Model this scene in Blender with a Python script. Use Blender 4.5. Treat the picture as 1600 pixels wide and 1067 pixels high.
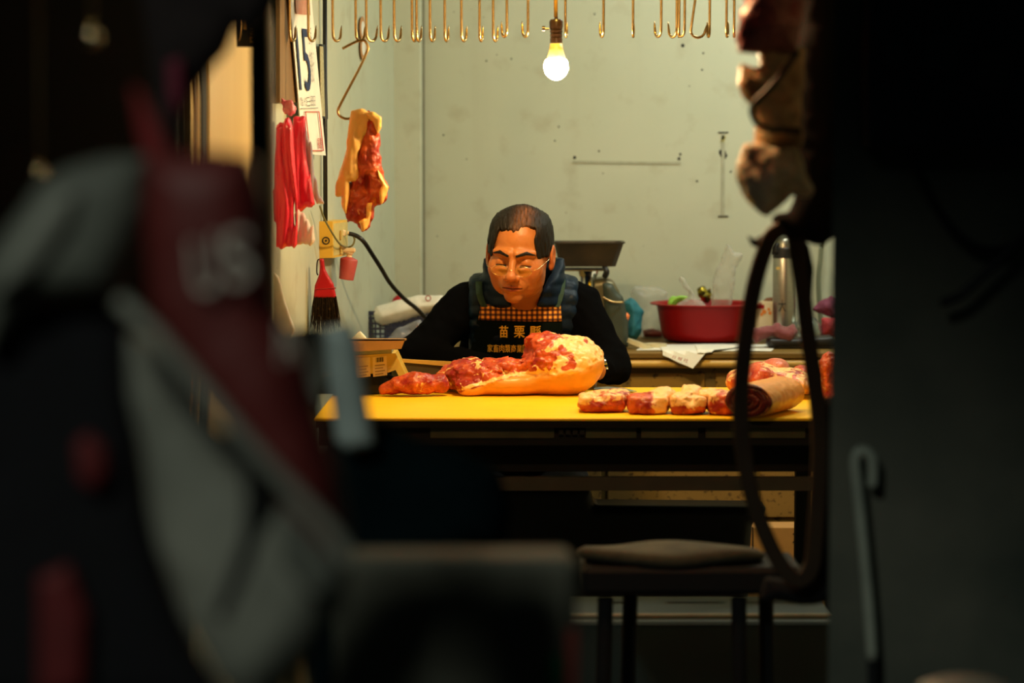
import bpy, math, random
import numpy as np
from mathutils import Vector, Matrix, Euler

for _o in list(bpy.data.objects): bpy.data.objects.remove(_o, do_unlink=True)
SC = bpy.context.scene
COL = SC.collection
random.seed(7); np.random.seed(7)
PI = math.pi

# ------------------------------------------------------------------ camera
F = 3778.0                      # focal length in pixels of the 1600 px frame (85 mm on 36 mm)
CH = 1.46                       # camera height
PITCH = math.atan((533.5 - 251) / F)
cam_d = bpy.data.cameras.new('camera'); cam_d.sensor_width = 36; cam_d.lens = F * 36 / 1600
cam = bpy.data.objects.new('camera', cam_d); COL.objects.link(cam)
cam.location = (0, 0, CH); cam.rotation_euler = (PI / 2 - PITCH, 0, 0)
cam_d.clip_start = 0.05; cam_d.clip_end = 60
cam_d.dof.use_dof = True; cam_d.dof.focus_distance = 6.33; cam_d.dof.aperture_fstop = 2.0
cam_d.dof.aperture_blades = 0
SC.camera = cam

# ------------------------------------------------------------------ world, lights, exposure
SC.view_settings.view_transform = 'Standard'; SC.view_settings.look = 'None'
SC.view_settings.exposure = 0.0; SC.view_settings.gamma = 1.0
SC.view_settings.use_curve_mapping = False
w = bpy.data.worlds.new('night'); SC.world = w; w.use_nodes = True
w.node_tree.nodes['Background'].inputs[0].default_value = (0.35, 0.75, 0.8, 1)
w.node_tree.nodes['Background'].inputs[1].default_value = 0.006

def lamp(name, kind, loc, energy, color, size=0.1, target=None, size_y=None, spot=None, blend=.5):
    d = bpy.data.lights.new(name, kind); d.energy = energy; d.color = color
    if kind == 'AREA':
        d.size = size
        if size_y: d.shape = 'RECTANGLE'; d.size_y = size_y
    elif kind != 'SUN': d.shadow_soft_size = size
    if spot: d.spot_size = math.radians(spot); d.spot_blend = blend
    o = bpy.data.objects.new(name, d); COL.objects.link(o); o.location = loc
    if target is not None:
        o.rotation_euler = (Vector(target) - Vector(loc)).to_track_quat('-Z', 'Y').to_euler()
    return o
BULB_L = 620.0                 # radiance of the bulb's globe (its mesh is the lamp)
BULB_C = (1.0, 0.72, 0.36)
lamp('shop_tube_light', 'AREA', (1.0, 6.75, 2.52), 19, (0.95, 1.0, 0.85), 1.1, (0.62, 7.3, 0.9), 0.08)
lamp('counter_lamp_light', 'SPOT', (0.12, 5.55, 2.25), 47, (1.0, 0.60, 0.10), 0.08, (0.12, 6.25, 0.85), spot=62, blend=.6)
lamp('front_lamp_light', 'POINT', (0.18, 4.45, 1.93), 15, (1.0, 0.66, 0.28), 0.035)
lamp('bag_fill_light', 'SPOT', (-1.9, -1.2, 4.2), 230, (0.93, 1.0, 0.86), 0.25, (-0.45, 2.4, 1.15), spot=26, blend=.8)  # unseen narrow spot added to brighten the foreground bag

# ------------------------------------------------------------------ pixel -> point helpers
_fw = Vector((0, math.cos(PITCH), -math.sin(PITCH))); _up = Vector((0, math.sin(PITCH), math.cos(PITCH)))
def W(px, py, Y):
    d = Vector(((px - 800) / F, 0, 0)) + _up * ((533.5 - py) / F) + _fw
    return Vector((0, 0, CH)) + d * (Y / d.y)
def wall_y(px, off=0.0): return (1.3675 - off) / (0.13 - (px - 800) / F)
def LW(px, py, off=0.0): return W(px, py, wall_y(px, off))     # a point on the splayed left wall

# ------------------------------------------------------------------ materials
_M = {}
def nd(nt, t, **kw):
    n = nt.nodes.new(t)
    for k, v in kw.items(): setattr(n, k, v)
    return n
def mat(name, col, rough=.6, metal=0., var=0.12, scale=30., bump=0.15, bscale=None, alpha=1., spec=.5,
        col2=None, thr=.5, wid=.25, stretch=None, trans=0., sss=0., coat=0., sheen=0., dist=.002, detail=5):
    if name in _M: return _M[name]
    m = bpy.data.materials.new(name); m.use_nodes = True; nt = m.node_tree; L = nt.links
    b = nt.nodes['Principled BSDF']
    tc = nd(nt, 'ShaderNodeTexCoord'); mp = nd(nt, 'ShaderNodeMapping')
    L.new(tc.outputs['Object'], mp.inputs[0])
    if stretch: mp.inputs['Scale'].default_value = stretch
    ns = nd(nt, 'ShaderNodeTexNoise'); ns.inputs['Scale'].default_value = scale; ns.inputs['Detail'].default_value = detail
    L.new(mp.outputs[0], ns.inputs[0])
    mr = nd(nt, 'ShaderNodeMapRange'); mr.inputs[1].default_value = thr - wid; mr.inputs[2].default_value = thr + wid
    L.new(ns.outputs[0], mr.inputs[0])
    mx = nd(nt, 'ShaderNodeMix', data_type='RGBA')
    c = Vector(col[:3])
    if col2 is None:
        a_, b_ = c * (1 - var), c * (1 + var)
    else: a_, b_ = c, Vector(col2[:3])
    mx.inputs[6].default_value = (*a_, 1); mx.inputs[7].default_value = (*b_, 1)
    L.new(mr.outputs[0], mx.inputs[0]); L.new(mx.outputs[2], b.inputs['Base Color'])
    b.inputs['Roughness'].default_value = rough; b.inputs['Metallic'].default_value = metal
    b.inputs['Specular IOR Level'].default_value = spec
    if alpha < 1: b.inputs['Alpha'].default_value = alpha
    if trans: b.inputs['Transmission Weight'].default_value = trans
    if sss:
        b.inputs['Subsurface Weight'].default_value = sss; b.inputs['Subsurface Scale'].default_value = .004
        b.inputs['Subsurface Radius'].default_value = (1, .35, .2)
    if coat: b.inputs['Coat Weight'].default_value = coat; b.inputs['Coat Roughness'].default_value = .15
    if sheen: b.inputs['Sheen Weight'].default_value = sheen
    if bump:
        n2 = nd(nt, 'ShaderNodeTexNoise'); n2.inputs['Scale'].default_value = bscale or scale * 3; n2.inputs['Detail'].default_value = 4
        L.new(mp.outputs[0], n2.inputs[0])
        bp = nd(nt, 'ShaderNodeBump'); bp.inputs['Strength'].default_value = bump; bp.inputs['Distance'].default_value = dist
        L.new(n2.outputs[0], bp.inputs['Height']); L.new(bp.outputs[0], b.inputs['Normal'])
    _M[name] = m; return m

# ------------------------------------------------------------------ object helpers
ORG = {}
def _orig(o): return ORG.get(o.name, Vector((0, 0, 0)))
def tag(o, label=None, cat=None, group=None, kind=None):
    if label: o['label'] = label
    if cat: o['category'] = cat
    if group: o['group'] = group
    if kind: o['kind'] = kind
    return o
def empty(name, loc, label, cat, group=None):
    o = bpy.data.objects.new(name, None); COL.objects.link(o); o.location = loc; o.empty_display_size = .05
    ORG[o.name] = Vector(loc); return tag(o, label, cat, group)
def link(name, V, Fc, m, parent=None, smooth=False, origin=None, attrs=None, autos=None):
    V = np.asarray(V, dtype=np.float64).reshape(-1, 3)
    if parent is None:
        if origin is None:
            lo, hi = V.min(0), V.max(0); org = Vector(((lo[0]+hi[0])/2, (lo[1]+hi[1])/2, lo[2]))
        else: org = Vector(origin)
    else: org = _orig(parent)
    me = bpy.data.meshes.new(name)
    V2 = V - np.array(org)
    if isinstance(Fc, np.ndarray) and Fc.ndim == 2:
        n, k = Fc.shape
        me.vertices.add(len(V2)); me.vertices.foreach_set('co', V2.ravel())
        me.loops.add(n * k); me.loops.foreach_set('vertex_index', Fc.ravel().astype(np.int32))
        me.polygons.add(n); me.polygons.foreach_set('loop_start', np.arange(0, n*k, k, dtype=np.int32))
        me.update(calc_edges=True); me.validate()
    else:
        me.from_pydata(V2.tolist(), [], [tuple(int(i) for i in f) for f in Fc]); me.update()
    if attrs:
        for k, v in attrs.items():
            a = me.attributes.new(k, 'FLOAT', 'POINT'); a.data.foreach_set('value', np.asarray(v, dtype=np.float32))
    if smooth:
        me.polygons.foreach_set('use_smooth', np.ones(len(me.polygons), dtype=bool))
    elif autos:
        me.polygons.foreach_set('use_smooth', np.ones(len(me.polygons), dtype=bool))
        me.set_sharp_from_angle(angle=math.radians(autos))
    if m is not None: me.materials.append(m)
    o = bpy.data.objects.new(name, me); COL.objects.link(o)
    ORG[o.name] = org
    if parent is None: o.location = org
    else: o.parent = parent
    return o
def struct(o):
    o['kind'] = 'structure'; return o

class MB:
    """collects shapes in world coordinates, then links them as ONE mesh"""
    def __init__(s): s.V = []; s.F = []
    def add(s, V, Fc):
        b = len(s.V); s.V.extend([tuple(v) for v in V]); s.F.extend([tuple(b + int(i) for i in f) for f in Fc]); return s
    def box(s, c, d, rot=None, bev=0.0):
        hx, hy, hz = d[0]/2, d[1]/2, d[2]/2; b = min(bev, hx*.9, hy*.9, hz*.9)
        R = (rot if isinstance(rot, Matrix) else Euler(rot or (0, 0, 0)).to_matrix()); c = Vector(c)
        if b <= 0:
            P = [Vector((x*hx, y*hy, z*hz)) for x in (-1, 1) for y in (-1, 1) for z in (-1, 1)]
            Q = [(0,1,3,2),(4,6,7,5),(0,4,5,1),(2,3,7,6),(0,2,6,4),(1,5,7,3)]
        else:                                    # each corner gives three vertices
            P = []; ix = {}
            for x in (-1, 1):
                for y in (-1, 1):
                    for z in (-1, 1):
                        for a in range(3):
                            p = [x*(hx-b), y*(hy-b), z*(hz-b)]; p[a] = (x*hx, y*hy, z*hz)[a]
                            ix[(x, y, z, a)] = len(P); P.append(Vector(p))
            Q = []
            for a in range(3):
                o1, o2 = (a+1) % 3, (a+2) % 3
                for sg in (-1, 1):
                    q = []
                    for s1, s2 in ((-1,-1),(1,-1),(1,1),(-1,1)):
                        k = [0,0,0]; k[a] = sg; k[o1] = s1; k[o2] = s2; q.append(ix[(*k, a)])
                    Q.append(q if sg > 0 else q[::-1])
                for s1 in (-1, 1):
                    for s2 in (-1, 1):
                        k1 = [0,0,0]; k1[a] = -1; k1[o1] = s1; k1[o2] = s2; k2 = list(k1); k2[a] = 1
                        q = [ix[(*k1, o1)], ix[(*k2, o1)], ix[(*k2, o2)], ix[(*k1, o2)]]
                        Q.append(q if s1*s2 < 0 else q[::-1])
            for x in (-1, 1):
                for y in (-1, 1):
                    for z in (-1, 1):
                        q = [ix[(x,y,z,0)], ix[(x,y,z,1)], ix[(x,y,z,2)]]; Q.append(q if x*y*z > 0 else q[::-1])
        return s.add([c + R @ p for p in P], Q)
    def tube(s, pts, r, n=8, closed=False, cap=True):
        P = [Vector(p) for p in pts]; N = len(P); rr = r if hasattr(r, '__len__') else [r]*N
        T = []
        for i in range(N):
            a = P[(i-1) % N] if (closed or i) else P[0]; b = P[(i+1) % N] if (closed or i < N-1) else P[-1]
            t = (b - a); T.append(t.normalized() if t.length > 1e-9 else Vector((0,0,1)))
        u = T[0].orthogonal().normalized(); V = []
        for i in range(N):
            u = (u - T[i]*u.dot(T[i]));
            u = u.normalized() if u.length > 1e-9 else T[i].orthogonal().normalized()
            v = T[i].cross(u)
            for k in range(n):
                a = 2*PI*k/n; V.append(P[i] + (u*math.cos(a) + v*math.sin(a))*rr[i])
        Q = []
        for i in range(N if closed else N-1):
            j = (i+1) % N
            for k in range(n):
                k2 = (k+1) % n; Q.append((i*n+k, i*n+k2, j*n+k2, j*n+k))
        if cap and not closed: Q.append(tuple(range(n))[::-1]); Q.append(tuple((N-1)*n+k for k in range(n)))
        return s.add(V, Q)
    def lathe(s, prof, c, n=32, R=None, cap=False, rad=None):
        c = Vector(c); R = R or Matrix.Identity(3); V = []; Q = []; m = len(prof)
        for k in range(n):
            a = 2*PI*k/n; g = rad(a) if rad else 1
            for (r, z) in prof: V.append(c + R @ Vector((r*g*math.cos(a), r*g*math.sin(a), z)))
        for k in range(n):
            k2 = (k+1) % n
            for i in range(m-1): Q.append((k*m+i, k2*m+i, k2*m+i+1, k*m+i+1))
        if cap: Q.append(tuple(k*m for k in range(n))[::-1]); Q.append(tuple(k*m+m-1 for k in range(n)))
        return s.add(V, Q)
    def prism(s, poly, vec):
        P = [Vector(p) for p in poly]; n = len(P); v = Vector(vec)
        Q = [tuple(range(n))[::-1], tuple(range(n, 2*n))] + [(i, (i+1) % n, n+(i+1) % n, n+i) for i in range(n)]
        return s.add(P + [p + v for p in P], Q)
    def sheet(s, fn, nu, nv, th=None):
        """grid surface fn(u,v); th = thickness vector or None for zero-thickness"""
        V = [Vector(fn(i/nu, j/nv)) for j in range(nv+1) for i in range(nu+1)]; m = nu+1
        Q = [(j*m+i, j*m+i+1, (j+1)*m+i+1, (j+1)*m+i) for j in range(nv) for i in range(nu)]
        if th is None: return s.add(V, Q)
        n = len(V); t = Vector(th); V2 = V + [v + t for v in V]
        Q2 = Q + [tuple(n+i for i in q)[::-1] for q in Q]
        rim = [i for i in range(m)] + [j*m+nu for j in range(1, nv+1)] + [nv*m+i for i in range(nu-1, -1, -1)] + [j*m for j in range(nv-1, 0, -1)]
        for a, b in zip(rim, rim[1:]+rim[:1]): Q2.append((b, a, n+a, n+b))
        return s.add(V2, Q2)
    def build(s, name, m, parent=None, **kw): return link(name, s.V, s.F, m, parent, **kw)

# ------------------------------------------------------------------ numpy noise and surface-net mesher
def vn(x, y, z, seed=0):
    x, y, z = np.broadcast_arrays(x, y, z)
    xi, yi, zi = np.floor(x), np.floor(y), np.floor(z); fx, fy, fz = x-xi, y-yi, z-zi
    fx = fx*fx*(3-2*fx); fy = fy*fy*(3-2*fy); fz = fz*fz*(3-2*fz)
    xi = xi.astype(np.int64); yi = yi.astype(np.int64); zi = zi.astype(np.int64)
    def h(a, b, c):
        n = (a*374761393 + b*668265263 + c*1274126177 + seed*9176123) & 0xffffffff
        n = ((n ^ (n >> 13)) * 1103515245) & 0xffffffff; n = (n ^ (n >> 16)) & 0xffff
        return n.astype(np.float32)/32767.5 - 1
    def lz(a, b): return h(a, b, zi)*(1-fz) + h(a, b, zi+1)*fz
    def ly(a): return lz(a, yi)*(1-fy) + lz(a, yi+1)*fy
    return ly(xi)*(1-fx) + ly(xi+1)*fx
def fbm(x, y, z, f, oc=3, seed=0):
    s = 0; a = 1; t = 0
    for i in range(oc):
        x, y, z = .8*x-.48*y+.36*z, .6*x+.64*y-.48*z, .6*y+.8*z
        s = s + a*vn(x*f+3.1*i, y*f-1.7*i, z*f+.9*i, seed+i); t += a; a *= .5; f *= 2.05
    return s/t
def smin(a, b, k): h = np.clip(.5+.5*(b-a)/k, 0, 1); return b*(1-h)+a*h-k*h*(1-h)
def smax(a, b, k): return -smin(-a, -b, k)
def ell(x, y, z, c, r):
    a, b, d = (x-c[0])/r[0], (y-c[1])/r[1], (z-c[2])/r[2]
    k0 = np.sqrt(a*a+b*b+d*d); k1 = np.sqrt((a/r[0])**2+(b/r[1])**2+(d/r[2])**2)
    return k0*(k0-1)/np.maximum(k1, 1e-9)
def cone(x, y, z, a, b, ra, rb):
    a = np.array(a, dtype=float); b = np.array(b, dtype=float); d = b-a; L = max((d*d).sum(), 1e-12)
    t = np.clip(((x-a[0])*d[0]+(y-a[1])*d[1]+(z-a[2])*d[2])/L, 0, 1)
    return np.sqrt((x-a[0]-t*d[0])**2+(y-a[1]-t*d[1])**2+(z-a[2]-t*d[2])**2)-(ra+(rb-ra)*t)
def poly2(x, z, P):
    """signed distance to a polygon, negative inside"""
    P = np.asarray(P, dtype=float); d = np.full(np.broadcast(x, z).shape, 1e9); ins = np.zeros(d.shape, bool)
    for i in range(len(P)):
        a, b = P[i-1], P[i]; e = b-a; wx, wz = x-a[0], z-a[1]
        t = np.clip((wx*e[0]+wz*e[1])/max((e*e).sum(), 1e-12), 0, 1)
        d = np.minimum(d, (wx-t*e[0])**2+(wz-t*e[1])**2)
        c = ((a[1] > z) != (b[1] > z)) & (x < (b[0]-a[0])*(z-a[1])/(b[1]-a[1] if b[1] != a[1] else 1e-12)+a[0])
        ins ^= c
    d = np.sqrt(d); return np.where(ins, -d, d)
def nets(fn, lo, hi, h):
    lo = np.array(lo, dtype=float); hi = np.array(hi, dtype=float); n = np.maximum(4, np.ceil((hi-lo)/h).astype(int)+1)
    ax = [lo[i]+np.arange(n[i])*h for i in range(3)]
    X, Y, Z = ax[0][:, None, None], ax[1][None, :, None], ax[2][None, None, :]
    D = np.broadcast_to(fn(X, Y, Z), tuple(n)).astype(np.float64).copy()
    for k in range(3):
        s = [slice(None)]*3
        for e in (0, -1): s[k] = e; D[tuple(s)] = np.maximum(D[tuple(s)], 1e-4)
    I = D < 0
    c = np.zeros((n[0]-1, n[1]-1, n[2]-1), np.int8)
    for i in (0, 1):
        for j in (0, 1):
            for k in (0, 1): c += I[i:n[0]-1+i, j:n[1]-1+j, k:n[2]-1+k]
    act = (c > 0) & (c < 8); idx = np.full(act.shape, -1, np.int64); cells = np.argwhere(act); idx[act] = np.arange(len(cells))
    S = np.zeros((len(cells), 3)); cnt = np.zeros(len(cells))
    cor = [(i, j, k) for i in (0,1) for j in (0,1) for k in (0,1)]
    vals = {q: D[cells[:,0]+q[0], cells[:,1]+q[1], cells[:,2]+q[2]] for q in cor}
    for q in cor:
        for a in range(3):
            if q[a] == 0:
                r = list(q); r[a] = 1; v0, v1 = vals[q], vals[tuple(r)]; m = (v0 < 0) != (v1 < 0)
                t = np.where(m, v0/np.where(m, v0-v1, 1), 0)
                p = np.tile(np.array(q, float), (len(cells), 1)); p[:, a] = t
                S[m] += p[m]; cnt[m] += 1
    V = lo+(cells+S/cnt[:, None])*h
    Q = []
    for a in range(3):
        b, d = (a+1) % 3, (a+2) % 3
        sl0 = [slice(0, n[i]) for i in range(3)]; sl1 = list(sl0)
        sl0[a] = slice(0, n[a]-1); sl1[a] = slice(1, n[a])
        i0, i1 = I[tuple(sl0)], I[tuple(sl1)]
        e = np.argwhere(i0 != i1); e = e[(e[:, b] > 0) & (e[:, d] > 0) & (e[:, b] < n[b]-1) & (e[:, d] < n[d]-1)]
        if not len(e): continue
        ub = np.zeros(3, int); ub[b] = 1; ud = np.zeros(3, int); ud[d] = 1
        g = lambda o: idx[tuple((e-o).T)]
        q = np.stack([g(ub+ud), g(ud), g(0*ub), g(ub)], 1)
        fl = i0[tuple(e.T)]; q[~fl] = q[~fl][:, ::-1]; Q.append(q)
    return V, np.concatenate(Q)
def sdfobj(name, fn, lo, hi, h, m, parent=None, attrs=None, **kw):
    V, Q = nets(fn, lo, hi, h)
    at = {k: g(V[:, 0], V[:, 1], V[:, 2]) for k, g in (attrs or {}).items()}
    return link(name, V, Q, m, parent, smooth=True, attrs=at, **kw)
def pxpoly(P, Y): return np.array([[W(x, y, Y).x, W(x, y, Y).z] for x, y in P])
def pillow(name, P, Y, t, m, parent=None, h=.004, r=None, amp=0., f=20., st=(1, 1, 1), ybow=0., seed=0, extra=None, k=None, **kw):
    """a soft slab with real thickness whose outline is P (pixels at depth Y)"""
    Q = pxpoly(P, Y); r = r or t*.95; lo, hi = Q.min(0)-.01-amp, Q.max(0)+.01+amp; cx = (lo[0]+hi[0])/2
    def fn(x, y, z):
        d = poly2(x, z, Q)
        yy = np.abs(y-Y-ybow*(x-cx)**2)
        q1, q2 = d+r, yy-(t-r)
        v = np.minimum(np.maximum(q1, q2), 0)+np.sqrt(np.maximum(q1, 0)**2+np.maximum(q2, 0)**2)-r
        if amp: v = v+amp*fbm(x*st[0], y*st[1], z*st[2], f, 3, seed)
        if extra: v = v+extra(x, y, z)
        return v
    e = t+amp+.012+abs(ybow)*((hi[0]-lo[0])/2)**2
    return sdfobj(name, fn, (lo[0], Y-e, lo[1]), (hi[0], Y+e, hi[1]), h, m, parent, **kw)

# ------------------------------------------------------------------ writing
def textmesh(s, bold=0):
    cu = bpy.data.curves.new('t', 'FONT'); cu.body = s; cu.resolution_u = 3; cu.offset = bold
    o = bpy.data.objects.new('t', cu); COL.objects.link(o)
    dg = bpy.context.evaluated_depsgraph_get(); dg.update()
    me = bpy.data.meshes.new_from_object(o.evaluated_get(dg))
    V = np.array([v.co[:2] for v in me.vertices]); Fc = [tuple(p.vertices) for p in me.polygons]
    bpy.data.objects.remove(o); bpy.data.curves.remove(cu); bpy.data.meshes.remove(me)
    lo, hi = V.min(0), V.max(0); return (V-lo)/(hi-lo), Fc
def bil(C, u, v):     # C: top-left, top-right, bottom-right, bottom-left
    return (C[0]*(1-u)+C[1]*u)*v + (C[3]*(1-u)+C[2]*u)*(1-v)
def text(name, s, C, m, parent, proj=None, thin=None, bold=0):
    V, Fc = textmesh(s, bold); P = [bil(C, u, v) for u, v in V]
    if proj: P = proj(P)
    if thin is not None:
        n = len(P); P = list(P)+[p+Vector(thin) for p in P]; Fc = list(Fc)+[tuple(n+i for i in f)[::-1] for f in Fc]
    return link(name, P, Fc, m, parent)

# ================================================================== materials
def wallmat():
    m = bpy.data.materials.new('painted_wall'); m.use_nodes = True; nt = m.node_tree; L = nt.links; b = nt.nodes['Principled BSDF']
    tc = nd(nt, 'ShaderNodeTexCoord')
    def noise(sc, st=(1,1,1), det=5):
        mp = nd(nt, 'ShaderNodeMapping'); mp.inputs['Scale'].default_value = st; L.new(tc.outputs['Object'], mp.inputs[0])
        n = nd(nt, 'ShaderNodeTexNoise'); n.inputs['Scale'].default_value = sc; n.inputs['Detail'].default_value = det
        L.new(mp.outputs[0], n.inputs[0]); return n
    def mixc(fac, a, c):
        x = nd(nt, 'ShaderNodeMix', data_type='RGBA')
        L.new(fac, x.inputs[0])
        if isinstance(a, tuple): x.inputs[6].default_value = (*a, 1)
        else: L.new(a, x.inputs[6])
        x.inputs[7].default_value = (*c, 1); return x.outputs[2]
    def rng(n, a, c, lo=0, hi=1):
        r = nd(nt, 'ShaderNodeMapRange'); L.new(n, r.inputs[0]); r.inputs[1].default_value = a; r.inputs[2].default_value = c
        r.inputs[3].default_value = lo; r.inputs[4].default_value = hi; return r.outputs[0]
    c = mixc(rng(noise(1.6).outputs[0], .35, .65), (.50, .53, .40), (.56, .58, .45))
    c = mixc(rng(noise(9, (1, 1, .08)).outputs[0], .55, .75, 0, .25), c, (.42, .42, .30))      # runs down the paint
    c = mixc(rng(noise(11).outputs[0], .56, .72, 0, .5), c, (.40, .38, .26))                   # grime patches
    v = nd(nt, 'ShaderNodeTexVoronoi'); v.inputs['Scale'].default_value = 17; v.inputs['Randomness'].default_value = 1
    L.new(tc.outputs['Object'], v.inputs['Vector'])
    sp = rng(v.outputs['Distance'], .03, .06, 1, 0)
    mu = nd(nt, 'ShaderNodeMath', operation='MULTIPLY'); L.new(sp, mu.inputs[0]); L.new(rng(noise(5).outputs[0], .5, .56, 0, .8), mu.inputs[1])
    c = mixc(mu.outputs[0], c, (.10, .09, .06))
    L.new(c, b.inputs['Base Color']); b.inputs['Roughness'].default_value = .55
    bp = nd(nt, 'ShaderNodeBump'); bp.inputs['Strength'].default_value = .12; bp.inputs['Distance'].default_value = .003
    L.new(noise(40).outputs[0], bp.inputs['Height']); L.new(bp.outputs[0], b.inputs['Normal'])
    return m
M_wall = wallmat()
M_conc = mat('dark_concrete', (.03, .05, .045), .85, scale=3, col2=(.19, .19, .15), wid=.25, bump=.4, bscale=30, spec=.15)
M_dark = mat('dark_painted_metal', (.010, .011, .012), .7, scale=12, spec=.2)
M_black = mat('black_plastic', (.008, .008, .009), .45)
M_cloth_black = mat('black_cloth', (.010, .010, .012), .95, scale=60, bump=.3, spec=.2)
M_floor = mat('wet_floor', (.05, .05, .045), .5, scale=6, col2=(.09, .085, .07))
M_board = mat('yellow_board', (.93, .54, .018), .42, scale=7, col2=(.96, .60, .016), stretch=(1, 3, 1), bump=.1, spec=.2)
M_steel = mat('worn_steel', (.42, .42, .38), .35, 1., scale=20, col2=(.30, .27, .2), bump=.1)
M_chrome = mat('chrome', (.75, .75, .72), .12, 1., bump=0)
M_brass = mat('brassy_wire', (.66, .46, .20), .28, 1., scale=60, col2=(.45, .27, .10), bump=.1)
M_wood = mat('brown_wood', (.16, .085, .03), .55, scale=8, col2=(.26, .15, .055), stretch=(1, 1, .06), bump=.1)
M_goldwood = mat('varnished_panel', (.72, .50, .19), .45, scale=10, col2=(.82, .60, .25), stretch=(1, 1, .05), bump=.05)
M_paper = mat('paper', (.78, .77, .70), .8, var=.05)
M_ink = mat('blue_ink', (.01, .025, .09), .7, var=.02)
M_blackink = mat('black_ink', (.01, .01, .01), .7, var=.02)
M_redink = mat('red_ink', (.5, .08, .06), .7, var=.02)

def rustmat(name, base, fleck):
    m = mat(name, base, .5, scale=45, col2=fleck, thr=.64, wid=.05, bump=.2); return m
M_drawer = rustmat('rust_flecked_tan', (.36, .22, .045), (.04, .022, .008))
M_carcass = rustmat('rust_flecked_olive', (.20, .14, .04), (.04, .025, .01))
M_lip = mat('cream_edge', (.60, .39, .10), .4, scale=10, var=.1)

# ================================================================== room shell
CEIL = 2.75
BW = 7.75
struct(MB().box((-.2, 3.2, -.05), (8, 9.6, .1)).build('floor', M_floor, origin=(0, 0, -.1)))
struct(MB().box((.6, 6.5, CEIL+.05), (3.4, 2.8, .1)).build('ceiling', M_wall, origin=(.6, 6.5, CEIL)))
wb = struct(MB().box((.55, BW+.05, CEIL/2), (2.3, .1, CEIL)).build('wall_back', M_wall, origin=(.5, BW, 0)))
# splayed left wall
def wx(Y, off=0.0): return -.36+off-.13*(BW-Y)
wl = struct(MB().prism([(wx(5.16), 5.16, 0), (wx(7.8), 7.8, 0), (wx(7.8)-.12, 7.8, 0), (wx(5.16)-.12, 5.16, 0)], (0, 0, CEIL)).build('wall_left', M_wall, origin=(wx(5.2), 5.2, 0)))
struct(MB().box((1.55, 6.4, CEIL/2), (.1, 2.8, CEIL)).build('wall_right', M_wall, origin=(1.55, 6.4, 0)))
# corner pilaster and the seam beside it
pa, pb = W(624, 300, 7.66).x, W(659, 300, 7.66).x
pa -= .03
struct(MB().box(((pa+pb)/2, 7.71, CEIL/2), (pb-pa, .1, CEIL), bev=.006).build('trim_1', M_wall, origin=(pa, 7.7, 0)))
struct(MB().box((W(662, 300, 7.74).x, 7.742, CEIL/2), (.008, .02, CEIL)).build('trim_2', mat('grey_caulk', (.22, .22, .16), .8), origin=(pb, 7.74, 0)))
# dark pier left of the shop front and the concrete pier on the right of the view
struct(MB().box((-1.62, 5.12, 1.5), (1.84, .3, 3.0)).build('wall_front_left', M_dark, origin=(-1.6, 5.1, 0)))
px1 = W(1299, 500, 3.95).x
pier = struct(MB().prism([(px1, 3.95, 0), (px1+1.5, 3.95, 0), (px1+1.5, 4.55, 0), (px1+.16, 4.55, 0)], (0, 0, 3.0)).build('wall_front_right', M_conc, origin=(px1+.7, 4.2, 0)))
struct(MB().box((.2, 5.3, 2.78), (3.6, .16, .5)).build('trim_3', M_dark, origin=(.2, 5.3, 2.6)))

# marks on the back wall
def bw_pt(px, py, off=.002): return W(px, py, BW-off)
mk = mat('old_adhesive', (.36, .36, .25), .8, scale=40, col2=(.46, .47, .36))
def strip(a, b, wpx, m=mk, name='adhesive_mark'):
    A, B = bw_pt(*a), bw_pt(*b); s = wpx*BW/F/2; d = (B-A).normalized(); n = Vector((-d.z, 0, d.x))*s
    MB().prism([A+n, B+n, B-n, A-n], (0, -.0012, 0)).build(name, m, wb)
strip((895, 253), (1064, 255), 4); strip((1130, 207), (1130, 338), 5); strip((1122, 207), (1138, 207), 2, M_blackink)
strip((1122, 338), (1138, 338), 2, M_blackink); strip((1127, 216), (1133, 218), 10, mat('tape_yellow', (.5, .47, .2), .8))
for x, y, r in ((898, 246, 2.3), (1061, 248, 2.3), (1129, 216, 1.8), (1130, 334, 2.0), (1130, 312, 1.2), (1089, 283, 1.6), (1067, 71, 2.6), (1099, 83, 1.4), (1097, 109, 1.4),
                (936, 236, 1.4), (873, 198, 1.3), (760, 95, 1.2), (867, 220, 1.2), (1063, 241, 1.8), (693, 211, 1.2), (799, 92, 1.2), (929, 22, 1.2), (1142, 268, 1.5)):
    c = bw_pt(x, y, .001); s = BW/F*r
    MB().lathe([(0, .0015), (s, .001), (s*1.1, 0)], c, 10, Matrix.Rotation(PI/2, 3, 'X')).build('nail_hole', M_blackink, wb, smooth=True)
for (x, y, r) in ((1129, 240, 5), (1132, 244, 4), (1127, 237, 3)):
    c = bw_pt(x, y, .001); s = BW/F*r
    MB().lathe([(0, .002), (s, .0015), (s*1.1, 0)], c, 11, Matrix.Rotation(PI/2, 3, 'X'), rad=lambda a: 1+.2*math.sin(3*a)).build('chipped_patch', M_blackink, wb)

# ---------- panels on the near part of the left wall
def wallquad(C, off, th=.006):      # C: four pixel corners on the left wall, from front-top
    P = [LW(x, y, off) for x, y in C]; return MB().prism(P, (th, -.13*th*0, 0))
pn = wallquad([(322, -30), (404, -30), (404, 700), (322, 700)], .004, .008).build('trim_4', M_goldwood); struct(pn)
struct(wallquad([(431, -30), (459, -30), (459, 160), (431, 160)], .014, .01).build('trim_5', M_wood))
for i, (a, b, m) in enumerate(((290, 294, M_brass), (297, 300, M_wood), (302, 306, M_goldwood), (307, 315, M_dark))):
    struct(wallquad([(a, -30), (b, -30), (b, 700), (a, 700)], .006+.004*i, .012).build('trim_%d' % (6+i), m))

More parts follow.
